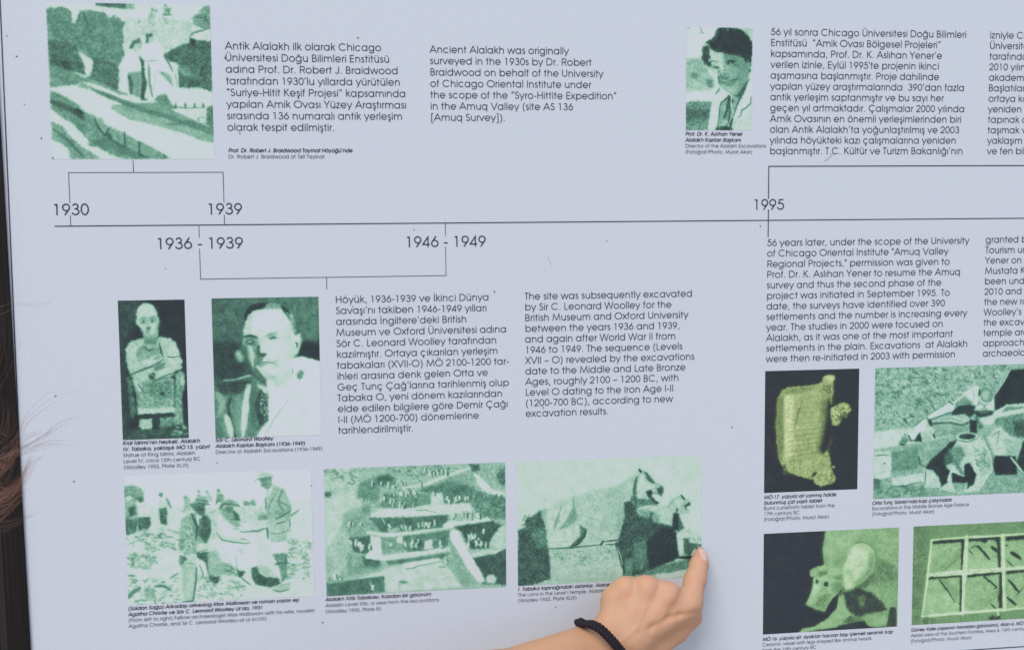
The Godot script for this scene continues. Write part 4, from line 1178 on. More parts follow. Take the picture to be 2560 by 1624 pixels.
func stone_lions() -> Print:
	var p := start(148.7, 312.2, -312.0, -203.5, Vector2(80, 122), Vector2(1757, 60), Vector2(92, 1253), 7, 0.885, 0.015)
	p.poly("345,560 480,480 700,400 900,350 1000,330 1090,270 1170,210 1175,540 1050,500 1045,650 1000,830 640,890 360,910", 0.77, 3, 0.05, 9)
	p.poly("350,580 480,520 600,470 560,650 430,740 360,840", 0.83, 4, 0.05, 14)
	p.poly("880,380 1040,340 1045,640 1000,800 900,700", 0.71, 6, 0.08, 18)
	p.poly("90,745 160,715 150,650 200,620 250,605 285,560 330,690 360,900 390,1000 390,1195 200,1255 85,1260", 0.28, 9, 0.13)
	p.poly("200,750 330,720 350,880 260,900", 0.44, 14, 0.14, 8)
	p.dabs("120,620 260,590 240,720 130,740", 34, 12, 0.3, 0.5, -40, 2.0, 0.8)
	p.poly("285,560 345,545 350,770 330,690", 0.66, 3, 0.06)
	p.poly("370,915 980,878 1040,1060 1055,1185 390,1215", 0.78, 4, 0.08)
	p.dabs("400,930 980,895 1000,1000 560,1110 430,1080", 130, 9, 0.34, 0.6, 35, 1.9, 0.75)
	p.dabs("400,1080 1040,1000 1050,1180 400,1200", 60, 10, 0.6, 0.7, 0, 2.2, 0.6)
	p.poly("200,1255 390,1190 420,1200 1055,1172 1640,1120 1680,1200 200,1270", 0.74, 5, 0.06)
	p.poly("1180,1175 1400,1085 1700,1005 1680,1120 1500,1150 1350,1165", 0.46, 7, 0.12)
	p.poly("1340,1165 1500,1150 1700,1110 1700,1180 1340,1210", 0.86, 3, 0.02)
	p.poly("1155,540 1480,525 1510,600 1490,740 1380,690 1370,630 1300,580 1170,560", 0.79, 2, 0.04)
	p.poly("1048,490 1110,485 1160,540 1168,600 1290,640 1380,690 1490,715 1532,790 1562,1015 1400,1085 1180,1172 1060,1172 1040,1060 1005,960 970,890 1000,830 1045,660", 0.26, 9, 0.13)
	p.poly("1260,860 1400,720 1500,740 1530,800 1556,1005 1300,1115 1270,1000", 0.1, 9, 0.07, 6)
	p.poly("1135,870 1250,850 1262,1060 1200,1130 1150,1100", 0.42, 8, 0.13, 5)
	p.poly("1060,1020 1140,1000 1130,1165 1068,1165", 0.44, 6, 0.12, 4)
	p.poly("1168,555 1300,575 1380,620 1375,690 1330,690 1290,640 1190,620", 0.6, 7, 0.09)
	p.poly("1290,580 1320,590 1300,660 1280,640", 0.3, 5, 0.08)
	p.line("975,870 1010,960 1030,1060 1052,1110 1050,1165", 20, 0.14, 0.9, 3)
	p.line("990,900 1022,1000 1035,1075", 8, 0.88)
	p.poly("1150,300 1180,195 1222,208 1262,240 1332,320 1392,348 1402,390 1392,446 1340,425 1318,412 1300,440 1330,470 1368,502 1350,522 1250,515 1165,545 1140,430", 0.75, 2, 0.08)
	p.poly("1170,290 1215,230 1250,300 1320,350 1290,380 1240,390 1200,460 1165,440", 0.84, 4, 0.06, 8)
	p.line("1222,208 1262,240 1332,320 1395,348", 8, 0.4, 0.8)
	p.line("1165,545 1250,517 1350,524", 8, 0.35, 0.8)
	p.line("1160,265 1145,330 1135,400 1150,500 1155,545", 22, 0.3, 0.9, 4)
	p.dabs("1120,380 1160,300 1165,540 1100,520", 30, 12, 0.2, 0.45, 70, 2.0)
	p.line("1178,195 1200,218", 18, 0.14)
	p.poly("1218,215 1245,222 1275,255 1332,325 1300,322 1245,280 1250,255", 0.24, 3, 0.06)
	p.poly("1342,365 1398,345 1404,395 1392,446 1356,420", 0.28, 4, 0.08)
	p.poly("1245,395 1285,378 1316,408 1292,438 1330,478 1368,502 1350,520 1318,500 1262,440", 0.12, 2, 0.04)
	p.line("1310,410 1350,415", 16, 0.55)
	p.poly("1165,465 1290,470 1335,510 1300,520 1170,530", 0.42, 5, 0.16, 3)
	p.poly("1440,545 1480,480 1530,450 1582,428 1602,460 1656,478 1662,515 1640,530 1618,525 1606,545 1622,570 1658,582 1640,598 1560,608 1530,580 1480,590", 0.72, 3, 0.09)
	p.poly("1500,480 1560,450 1590,500 1540,560", 0.84, 3, 0.05, 6)
	p.line("1440,545 1480,482 1530,450 1580,430", 6, 0.5, 0.7)
	p.line("1572,435 1600,470", 16, 0.22)
	p.poly("1600,530 1648,495 1660,520 1622,538 1622,560 1655,578 1615,565", 0.14, 1)
	p.ell(1642, 515, 14, 12, 0.25)
	p.poly("1500,595 1552,600 1560,690 1550,770 1490,745", 0.1, 3, 0.04)
	p.poly("1552,620 1605,740 1540,782", 0.34, 3, 0.07)
	p.line("1535,550 1528,600", 14, 0.3)
	p.poly("1530,790 1600,755 1640,735 1770,780 1775,900 1640,870 1595,835 1605,975 1560,992", 0.86, 3, 0.04)
	p.dabs("1620,750 1750,770 1760,880 1650,840", 16, 10, 0.5, 0.66, 50, 2.5)
	p.poly("1595,835 1645,825 1650,870 1770,890 1770,905 1700,935 1660,1000 1600,980", 0.33, 4, 0.12)
	p.line("1555,1012 1700,1010", 26, 0.1)
	p.line("590,440 585,540 545,630 470,735", 9, 0.42, 0.8)
	p.poly("585,500 612,560 626,620 618,655 560,705 468,737 545,635", 0.58, 2, 0.05)
	p.line("480,520 455,600 430,660 408,750", 9, 0.44, 0.8)
	p.poly("408,745 440,640 470,590 440,700", 0.56, 2, 0.05)
	p.poly("358,850 415,760 470,740 640,695 700,735 690,800 600,890 545,905 360,912", 0.845, 2, 0.03)
	p.poly("636,695 712,740 692,800 625,880 548,907 590,855 650,800 648,740", 0.34, 3, 0.08)
	p.line("700,760 690,800 625,880 550,905", 16, 0.16, 0.8, 3)
	p.line("370,862 560,845 650,795", 6, 0.62)
	p.line("580,840 590,760", 6, 0.62)
	p.line("360,914 560,907 700,895 850,880", 12, 0.26)
	p.line("835,885 858,850", 18, 0.2)
	p.line("870,857 1000,838", 13, 0.2)
	p.line("880,880 980,880", 10, 0.25)
	p.line("660,610 760,640 850,670", 5, 0.6)
	p.line("740,775 800,815 850,848", 5, 0.6)
	for d in [Vector2(657, 600), Vector2(655, 568), Vector2(462, 667), Vector2(845, 705), Vector2(780, 560), Vector2(335, 465)]:
		p.ell(d.x, d.y, 7, 6, 0.4)
	return p

func clay_tablet() -> Print:
	var p := start(369.1, 456.0, -239.7, -131.4, Vector2(82, 98), Vector2(930, 75), Vector2(76, 1190), 8, 0.02, 0.01)
	p.poly("200,330 230,270 290,237 430,230 520,220 588,197 600,150 645,130 700,138 710,175 690,205 697,290 685,335 668,400 650,560 625,720 605,800 655,805 662,870 692,1000 722,1055 715,1100 600,1137 532,1112 520,1078 420,1052 300,1012 245,960 210,900 188,760 178,580", 0.7, 5, 0.07)
	p.poly("185,340 250,300 262,600 245,920 205,880 178,600", 0.5, 6, 0.1, 8)
	p.poly("258,315 340,310 330,600 345,850 275,880 252,600", 0.92, 3, 0.04, 14)
	p.poly("225,275 420,238 560,232 420,290 250,310", 0.52, 6, 0.1, 6)
	p.poly("560,240 700,200 690,330 610,330", 0.62, 8, 0.14, 4)
	p.poly("590,350 690,330 668,450 648,640 600,850 545,800 585,600", 0.42, 4, 0.08, 16)
	p.dabs("270,320 630,300 610,600 280,620", 330, 7, 0.38, 0.54, 85, 1.5, 0.6)
	for i in 6:
		p.line("%d,%d %d,%d" % [285 + i, 350 + i * 44, 615 - i * 2, 322 + i * 46], 4, 0.48, 0.6)
	p.dabs("290,620 600,600 580,900 300,900", 120, 9, 0.42, 0.56, 85, 1.6, 0.6)
	p.dabs("270,320 480,310 460,900 290,900", 90, 8, 0.88, 0.98, 80, 1.6, 0.5)
	for i in 7:
		p.line("%d,%d %d,%d" % [280 + i * 3, 640 + i * 46, 605 - i * 8, 606 + i * 44], 5, 0.38, 0.8)
	for q in ["440,690 445,790", "540,690 550,770", "330,790 325,830", "470,700 465,740", "500,800 505,850", "380,850 385,900"]:
		p.line(q, 5, 0.38, 0.8)
	p.line("415,360 380,480 338,625", 7, 0.32)
	p.dabs("270,900 560,880 540,1030 330,1000", 60, 11, 0.35, 0.56, 70, 1.6, 0.7)
	p.poly("655,330 705,420 690,600 705,700 660,800 605,850 580,800 620,650 640,480", 0.03, 3, 0.02, 10)
	p.poly("600,860 652,810 675,900 692,1000 600,1010 540,980", 0.62, 6, 0.12, 4)
	p.poly("528,1085 560,1020 640,985 692,1000 722,1055 710,1105 600,1137", 0.72, 6, 0.16)
	p.dabs("540,1020 700,1010 710,1100 560,1110", 34, 14, 0.3, 0.5, 0, 1.6, 0.7)
	p.poly("495,1050 535,1000 556,1010 530,1050", 0.06, 3)
	p.poly("243,940 272,938 288,1020 250,1030", 0.28, 4, 0.1)
	p.poly("640,790 690,690 660,850", 0.2, 3, 0.06, 3)
	p.ell(705, 962, 14, 12, 0.8)
	p.poly("672,430 730,402 745,385 800,378 842,400 858,450 825,500 780,492 772,550 745,588 690,582 672,510", 0.72, 6, 0.14)
	p.dabs("680,420 850,400 830,500 690,570", 26, 20, 0.2, 0.4, 40, 1.7, 0.8)
	p.dabs("690,410 840,400 800,480 700,520", 20, 14, 0.85, 0.95, 40, 1.7, 0.7)
	p.poly("668,330 690,350 685,400 668,400", 0.5, 3, 0.08)
	p.poly("600,150 645,130 702,138 708,170 640,190", 0.82, 4, 0.08)
	p.dabs("590,230 680,220 680,330 610,320", 16, 14, 0.25, 0.45, 30, 1.8)
	p.ell(815, 510, 6, 9, 0.7)
	return p

func broken_jars() -> Print:
	var p := start(471.1, 624.4, -249.4, -131.4, Vector2(1075, 72), Vector2(2500, 32), Vector2(1055, 1245), 9, 0.68, 0.08)
	p.poly("1060,60 2520,20 2520,430 1900,480 1500,570 1060,640", 0.64, 6, 0.15)
	p.dabs("1075,80 2250,40 2100,330 1600,480 1080,600", 190, 16, 0.26, 0.46, 40, 2.2, 0.7)
	p.dabs("1075,80 2250,40 2100,330 1600,480 1080,600", 140, 20, 0.8, 0.9, 20, 2.0, 0.6)
	p.poly("2138,312 2272,88 2520,70 2520,420 2300,450 2130,450", 0.06, 4, 0.03)
	p.line("2270,90 2210,200 2140,310", 12, 0.8)
	p.poly("1060,640 1560,590 1920,565 2100,480 2250,400 2520,380 2520,480 2200,560 1910,605 1900,650 1490,735 1060,795", 0.9, 6, 0.05)
	p.poly("2240,420 2520,420 2520,700 2300,700 2200,620 2120,560", 0.5, 8, 0.16)
	p.poly("2300,560 2520,520 2520,700 2340,690", 0.28, 8, 0.1, 6)
	p.poly("1580,590 1915,560 1905,660 1590,700", 0.62, 5, 0.14)
	p.poly("1060,800 1500,740 1900,660 2100,640 2520,900 2520,1230 1050,1255", 0.62, 5, 0.13)
	p.poly("1062,820 1212,805 1212,1050 1050,1070", 0.88, 5, 0.06)
	p.poly("1220,825 1455,790 1455,970 1215,1000", 0.5, 6, 0.09, 4)
	p.line("1065,852 1190,850", 7, 0.35)
	p.line("1460,865 1472,935", 12, 0.22)
	p.line("1460,930 1520,960", 8, 0.3)
	p.poly("1215,1060 1510,1010 1505,1100 1230,1135", 0.88, 5, 0.05)
	p.line("1200,1125 1320,1135 1480,1090", 8, 0.32)
	p.poly("1055,1050 1120,1075 1110,1160 1050,1180", 0.38, 8, 0.14)
	p.dabs("1060,1150 1500,1130 1560,1210 1060,1240", 50, 20, 0.3, 0.6, -10, 2.4, 0.7)
	p.poly("2000,1080 2520,1040 2520,1200 1980,1220", 0.6, 6, 0.13)
	# the bending figure, drawn in a finer grid of its own
	var px_was := p.to_px
	var k_was := p.k
	p.to_px = p.to_px * Transform2D(Vector2(1.4047, 0), Vector2(0, 1.4047), Vector2(1006.5, 35.9))
	p.k *= 1.4047
	p.poly("700,350 900,298 1080,275 1080,300 860,335 720,368", 0.9, 4, 0.04)
	p.poly("288,492 330,430 346,497", 0.06, 1)
	p.poly("330,437 405,420 408,490 345,497", 0.76, 2, 0.1)
	p.line("412,450 424,475", 10, 0.12)
	p.poly("405,362 470,345 530,328 600,310 640,328 638,362 590,384 520,366 440,374 400,376", 0.8, 1, 0.06)
	p.line("455,355 530,345 600,372", 6, 0.45, 0.8)
	p.line("540,322 590,340 620,325", 6, 0.6, 0.7)
	p.poly("400,374 520,368 590,388 640,368 636,382 590,396 500,378 410,386", 0.2, 1, 0.05)
	p.poly("375,330 440,290 520,238 560,225 562,260 535,300 470,325 400,352 380,347", 0.95, 1, 0.03)
	p.line("400,352 470,328 535,302", 8, 0.3, 0.8)
	p.line("508,236 545,262", 7, 0.22)
	p.line("530,228 560,250", 6, 0.3)
	p.line("375,328 440,287 520,235", 5, 0.35, 0.6)
	p.poly("250,455 280,410 350,355 385,343 392,368 330,430 290,470", 0.92, 1, 0.04)
	p.poly("368,340 400,358 410,402 388,388", 0.1, 2, 0.03)
	p.line("278,405 350,350", 6, 0.25, 0.8)
	p.poly("193,502 215,465 255,452 270,482 225,517", 0.5, 1, 0.06)
	p.line("228,447 262,462 272,490 300,484", 7, 0.15)
	p.line("240,452 262,480", 6, 0.95)
	p.line("195,510 235,515", 7, 0.15)
	p.poly("545,240 600,193 655,148 690,139 708,165 708,225 690,262 650,255 600,290 530,302", 0.93, 1, 0.03)
	p.poly("556,245 612,198 640,225 665,248 650,265 600,288 540,296", 0.56, 1, 0.05, 3)
	p.line("655,150 670,190 668,240", 5, 0.62, 0.8)
	p.poly("528,325 535,300 570,268 625,262 665,262 690,290 672,318 645,345 615,318 560,326", 0.12, 2, 0.06)
	p.poly("690,266 722,256 732,282 668,298", 0.95, 1)
	p.poly("768,200 796,215 804,270 800,300 762,296 742,272 776,246", 0.9, 1, 0.03)
	p.line("800,215 806,280", 5, 0.35, 0.8)
	p.ell(745, 204, 45, 52, 0.28)
	p.ell(746, 203, 40, 47, 0.54, 0, 0, 0, 0.04)
	p.poly("715,190 740,165 770,180 755,225 725,225", 0.75, 1, 0.03, 4)
	p.line("704,200 714,236 740,252 768,244", 8, 0.94)
	p.line("706,160 702,200", 8, 0.1)
	p.poly("666,302 740,300 802,300 790,326 730,342 690,336", 0.16, 1, 0.06)
	p.line("700,310 770,312", 6, 0.5, 0.8)
	p.poly("670,332 702,340 726,375 732,408 702,422 690,372", 0.4, 1, 0.08)
	p.line("700,348 722,385", 7, 0.72)
	p.poly("644,356 690,362 692,442 646,442", 0.05, 1)
	p.to_px = px_was
	p.k = k_was
	p.ell(1165, 925, 4, 4, 0.5)
	# the jars
	p.poly("2065,690 2120,640 2190,598 2265,680 2390,735 2350,870 2140,865", 0.84, 3, 0.07)
	p.poly("2200,700 2390,740 2350,865 2250,865", 0.7, 4, 0.09, 10)
	p.line("2110,690 2180,640 2150,780", 8, 0.5)
	p.poly("2140,868 2330,872 2345,1040 2150,1042 2118,960", 0.06, 3, 0.03)
	p.poly("2395,740 2520,680 2520,1020 2400,1020 2340,930", 0.1, 3, 0.05)
	p.line("2285,880 2340,950 2410,1030", 13, 0.93)
	p.poly("1650,850 1740,735 1800,700 1985,690 2060,740 2115,850 2132,1000 2010,1185 1850,1205 1690,1180 1540,1110 1510,1010", 0.84, 4, 0.09)
	p.line("2060,740 2115,850 2132,1000 2010,1185", 9, 0.36, 0.8, 3)
	p.poly("1735,735 1800,715 1720,870 1700,960 1742,1000 1720,1100 1650,1150 1590,1000 1520,970 1560,900 1680,800", 0.08, 4, 0.03)
	p.poly("1500,980 1590,995 1640,1060 1660,1140 1510,1150", 0.84, 3, 0.06)
	p.line("1520,990 1515,1120", 8, 0.3)
	p.poly("1720,800 1830,765 1880,850 1810,960 1730,930", 0.5, 6, 0.1, 10)
	p.ell(1720, 890, 40, 60, 0.3, 0.4, 8, 4, 0.06)
	p.poly("2040,780 2100,860 2110,1000 2020,1060 1990,900", 0.7, 6, 0.14, 4)
	p.dabs("1950,780 2100,850 2110,980 1980,960", 24, 12, 0.3, 0.5, 60, 2.2, 0.7)
	p.poly("1868,940 1912,925 1975,1040 1955,1120 1888,1172 1900,1110 1760,1110 1748,1010 1860,1055", 0.06, 3, 0.02)
	p.line("1865,1045 1800,1005 1745,1010 1720,1080 1745,1150 1790,1192", 13, 0.92)
	p.poly("1765,1110 1890,1115 1860,1192 1780,1192", 0.62, 6, 0.16)
	p.poly("1780,880 1830,890 1810,930 1870,1040 1830,1030 1790,960", 0.46, 4, 0.12)
	p.ell(1890, 690, 97, 40, 0.93)
	p.ell(1890, 688, 78, 27, 0.14)
	p.line("1800,720 1890,738 1985,705", 8, 0.35)
	return p

func animal_vessel() -> Print:
	var p := start(369.3, 496.4, -367.8, -276.4, Vector2(70, 155), Vector2(1292, 103), Vector2(65, 1062), 10, 0.02, 0.012)
	p.poly("622,110 1310,80 1300,1010 1170,1010 1050,1010 860,930 780,860 745,720 790,640 700,560 612,480 596,300", 0.64, 2, 0.05, 2)
	p.poly("640,120 1000,105 860,300 650,430 605,320", 0.71, 2, 0.03, 24)
	p.poly("1050,110 1300,100 1295,420 1130,360", 0.66, 4, 0.07, 20)
	p.poly("960,630 1090,520 1085,390 1180,400 1290,480 1290,690 1100,620", 0.48, 10, 0.13, 12)
	p.poly("1000,640 1280,580 1280,850 1190,830 1080,680", 0.62, 6, 0.06, 16)
	p.dabs("1060,300 1290,300 1280,700 1060,640", 60, 12, 0.36, 0.5, 40, 1.6, 0.5)
	p.poly("880,600 1000,540 1090,500 1000,640 900,680", 0.3, 8, 0.1, 14)
	p.poly("778,480 830,360 880,262 960,236 1055,275 1087,350 1062,500 965,600 870,655 805,662 778,570", 0.84, 2, 0.03, 3)
	p.poly("1030,330 1087,350 1062,500 965,600 870,655 905,590 1000,500", 0.58, 4, 0.06, 14)
	p.poly("850,300 960,270 1000,340 860,470 820,440", 0.92, 2, 0.02, 20)
	p.line("890,240 960,236 1030,262 1070,310 1090,390 1062,510", 6, 0.26, 0.8)
	p.poly("788,690 920,655 1050,700 1150,790 1192,855 1100,895 1010,935 900,905 830,845", 0.13, 6, 0.1, 7)
	p.poly("920,730 990,710 1000,760 980,830 940,810", 0.44, 10, 0.1, 8)
	p.poly("1000,890 1190,860 1240,840 1225,970 1100,1010 920,930", 0.64, 4, 0.06, 10)
	p.dabs("830,690 1150,780 1100,880 880,880", 40, 16, 0.2, 0.36, 30, 1.6, 0.5)
	p.poly("745,725 775,710 790,800 860,900 985,935 900,965 700,1012 560,1030 370,1060 430,1010 520,1000 640,930 728,835", 0.7, 3, 0.05, 2)
	p.poly("860,900 985,935 900,965 780,975 830,920", 0.36, 4, 0.1, 8)
	p.poly("750,990 985,950 1010,1010 740,1030", 0.06, 3, 0.03)
	p.poly("1218,835 1275,830 1280,1010 1190,1005", 0.14, 5, 0.06, 3)
	p.poly("515,550 640,515 760,540 790,560 785,640 740,705 700,730 660,790 620,867 540,842 443,795 500,690", 0.75, 2, 0.05)
	p.poly("560,740 650,690 690,700 650,780 610,850 500,810", 0.52, 8, 0.12, 10)
	p.poly("690,600 785,590 780,650 735,705 680,680", 0.5, 6, 0.08, 12)
	p.poly("540,560 600,560 570,680 500,760 470,770", 0.82, 2, 0.03, 10)
	p.line("445,795 540,842 620,866", 10, 0.42)
	p.poly("476,500 500,470 565,447 622,432 632,500 605,540 555,552 492,545", 0.72, 4, 0.09)
	p.poly("560,500 630,480 625,530 560,550", 0.46, 4, 0.1, 5)
	p.poly("640,505 665,478 705,463 770,480 787,560 740,580 690,565 648,550", 0.76, 4, 0.08)
	p.poly("690,540 780,530 780,575 720,580", 0.46, 5, 0.1, 5)
	p.ell(549, 588, 13, 21, 0.06)
	p.ell(631, 613, 21, 22, 0.06)
	p.poly("735,710 790,645 800,670 760,730", 0.3, 3, 0.06, 5)
	p.dabs("540,700 640,640 640,760 540,800", 24, 12, 0.34, 0.5, 30, 1.5, 0.5)
	return p

func walls_from_above() -> Print:
	var p := start(510.3, 628.6, -367.4, -276.2, Vector2(1422, 95), Vector2(2500, 38), Vector2(1398, 980), 11, 0.52, 0.06)
	p.poly("1400,80 1560,80 1520,560 1480,910 1390,990", 0.46, 10, 0.08, 14)
	p.dabs("1800,80 2500,50 2500,140 1800,160", 24, 30, 0.42, 0.5, 0, 1.6, 0.5)
	p.poly("1575,215 2520,150 2520,825 1485,900", 0.7, 2, 0.05)
	p.poly("1900,400 2180,380 2190,480 1890,500", 0.79, 4, 0.03, 14)
	p.poly("1540,700 1820,680 1820,860 1500,890", 0.77, 4, 0.03, 16)
	p.poly("1690,500 1850,350 1850,260 1620,480", 0.62, 3, 0.05, 3)
	p.poly("1640,570 1720,560 1820,690 1800,780", 0.63, 3, 0.05, 4)
	p.poly("1960,800 2170,660 2170,720 2060,830", 0.62, 3, 0.05, 4)
	p.line("1680,498 1840,355", 6, 0.42)
	p.line("1890,660 2040,560", 5, 0.58)
	p.poly("1588,222 1862,203 1862,232 1590,250", 0.04, 3)
	p.poly("1842,210 1872,205 1858,492 1835,492", 0.06, 3)
	p.poly("1905,200 2185,178 2192,468 2170,468 2160,250 2140,215 2080,210 2060,238 1960,220 1910,235", 0.05, 4)
	p.poly("2235,182 2520,160 2520,200 2300,212 2240,222", 0.05, 4)
	p.poly("1545,548 1852,528 1850,548 1640,560 1550,572", 0.05, 4)
	p.poly("1828,560 1852,560 1840,862 1822,862", 0.07, 3)
	p.poly("1890,525 2205,498 2203,832 2178,832 2165,720 2180,690 2178,522 1960,545 1890,552", 0.05, 4)
	p.poly("2240,492 2520,475 2520,498 2300,512 2242,525", 0.05, 4)
	for q in [["1988,268 2040,325 2092,388", 17], ["2112,275 2165,318", 24], ["2285,325 2330,350 2372,385", 26], ["1640,565 1710,660 1782,775", 10], ["2040,545 2100,592 2160,645", 13], ["2262,575 2310,630 2358,690", 17], ["2250,735 2325,800", 20], ["2100,790 2145,835", 9], ["2245,395 2300,450", 8], ["2235,265 2250,260", 10], ["2130,655 2160,640", 9], ["1905,300 1942,340", 7], ["1915,295 1955,265 1995,285", 5], ["2330,715 2400,640", 7], ["2400,540 2450,600", 10]]:
		p.line(q[0], q[1], 0.07)
	p.line("2030,640 2060,660 2045,690", 5, 0.5)
	p.dabs("1600,260 1820,260 1700,450 1590,470", 12, 10, 0.35, 0.5)
	for q in [["1575,216 1885,190 2205,170 2520,146", 17], ["1577,216 1542,550 1490,905", 16], ["1540,532 1855,505 2215,478 2520,456", 34], ["1486,902 1850,872 2225,846 2520,822", 20], ["1888,185 1868,500 1852,880", 34], ["2210,165 2216,480 2226,852", 30]]:
		p.line(q[0], q[1], 0.985)
		p.line(q[0], q[1] * 0.3, 0.93, 0.5)
	p.dabs("1550,515 2200,470 2210,500 1550,545", 26, 5, 0.4, 0.6, -4, 4.0)
	p.dabs("1870,190 1900,190 1870,870 1850,870", 20, 5, 0.6, 0.8, 90, 3.0)
	p.dabs("1500,910 1600,910 1610,960 1510,970", 16, 18, 0.25, 0.42, -60, 1.8)
	p.poly("2085,920 2120,895 2150,920 2190,890 2185,925 2090,938", 0.1, 6)
	p.line("2165,860 2170,900", 16, 0.9)
	return p


# ---------------------------------------------------------------- bits stuck to the sheet
func build_specks(panel: Node3D) -> void:
	var spots := "20.6 150.6 r;-85.5 133.3 r;-75.6 73.7 r;-245.2 132.7 d;-251.7 148.5 d;-240.9 95.6 d;-229.1 69.2 d;-221.1 53.8 d;-137.2 -34.8 d;130.7 -58.0 d;63.8 -5.6 d;227.4 -16.2 r;339.4 -180.0 r;363.4 -5.0 d;480.6 -86.5 y;12.0 -68.1 r;179.0 -93.4 r;481.3 -217.2 r;515.1 -321.7 w;-101.2 -195.0 d;181.4 -332.3 d;-25.2 -217.1 d;-18.2 -334.5 d;-226.4 -135.8 r;-214.7 -206.1 d;374.9 79.6 d;171.6 -157.5 r;102.8 -124.2 d"
	var mats := {}
	for k in {"r": Color(0.20, 0.085, 0.055), "d": Color(0.085, 0.075, 0.085), "y": Color(0.36, 0.24, 0.11), "w": Color(0.7, 0.7, 0.62)}:
		var m := StandardMaterial3D.new()
		m.albedo_color = {"r": Color(0.20, 0.085, 0.055), "d": Color(0.085, 0.075, 0.085), "y": Color(0.36, 0.24, 0.11), "w": Color(0.7, 0.7, 0.62)}[k].linear_to_srgb()
		m.roughness = 0.8
		mats[k] = m
	var ball := SphereMesh.new()
	ball.radius = 0.5 * MM
	ball.height = 1.0 * MM
	ball.radial_segments = 10
	ball.rings = 5
	var rng := RandomNumberGenerator.new()
	rng.seed = 5
	for s in spots.split(";"):
		var q := s.split(" ")
		var o := part("dirt_speck", ball, mats[q[2]], panel, Vector3(float(q[0]), float(q[1]), 0.35) * MM)
		var z := rng.randf_range(0.6, 1.1)
		if q[2] == "r":
			z *= 1.15
		o.scale = Vector3(z * rng.randf_range(0.9, 1.7), z, 0.5)
		o.rotation.z = rng.randf_range(0, PI)
	var v := PackedVector3Array()
	var n := PackedVector3Array()
	var idx := PackedInt32Array()
	tube(curve_through([Vector3(421, 50.9, 0.4), Vector3(424.5, 53.2, 0.5), Vector3(428.9, 57.4, 0.4)], 6), 0.14, 0.10, 4, v, n, idx)
	part("stray_hair", from_arrays(v, n, idx), mats["d"], panel)
	v = PackedVector3Array()
	n = PackedVector3Array()
	idx = PackedInt32Array()
	tube(curve_through([Vector3(176, -29, 0.4), Vector3(178, -33, 0.45), Vector3(179.5, -37, 0.4)], 6), 0.07, 0.05, 4, v, n, idx)
	part("stray_hair", from_arrays(v, n, idx), mats["d"], panel)


# ---------------------------------------------------------------- the pointing hand
# The arm and hand are one surface: tapered bones joined with a smooth minimum and meshed as surface nets.
# Each bone: start, end (mm from the panel's origin), radius at either end.
var groups := []
var bone_a := PackedVector3Array()
var bone_d := PackedVector3Array()
var bone_l := PackedFloat32Array()
var bone_r := PackedFloat32Array()
var bone_q := PackedFloat32Array()
var bone_g := PackedInt32Array()
var creases := []
var grooves := []

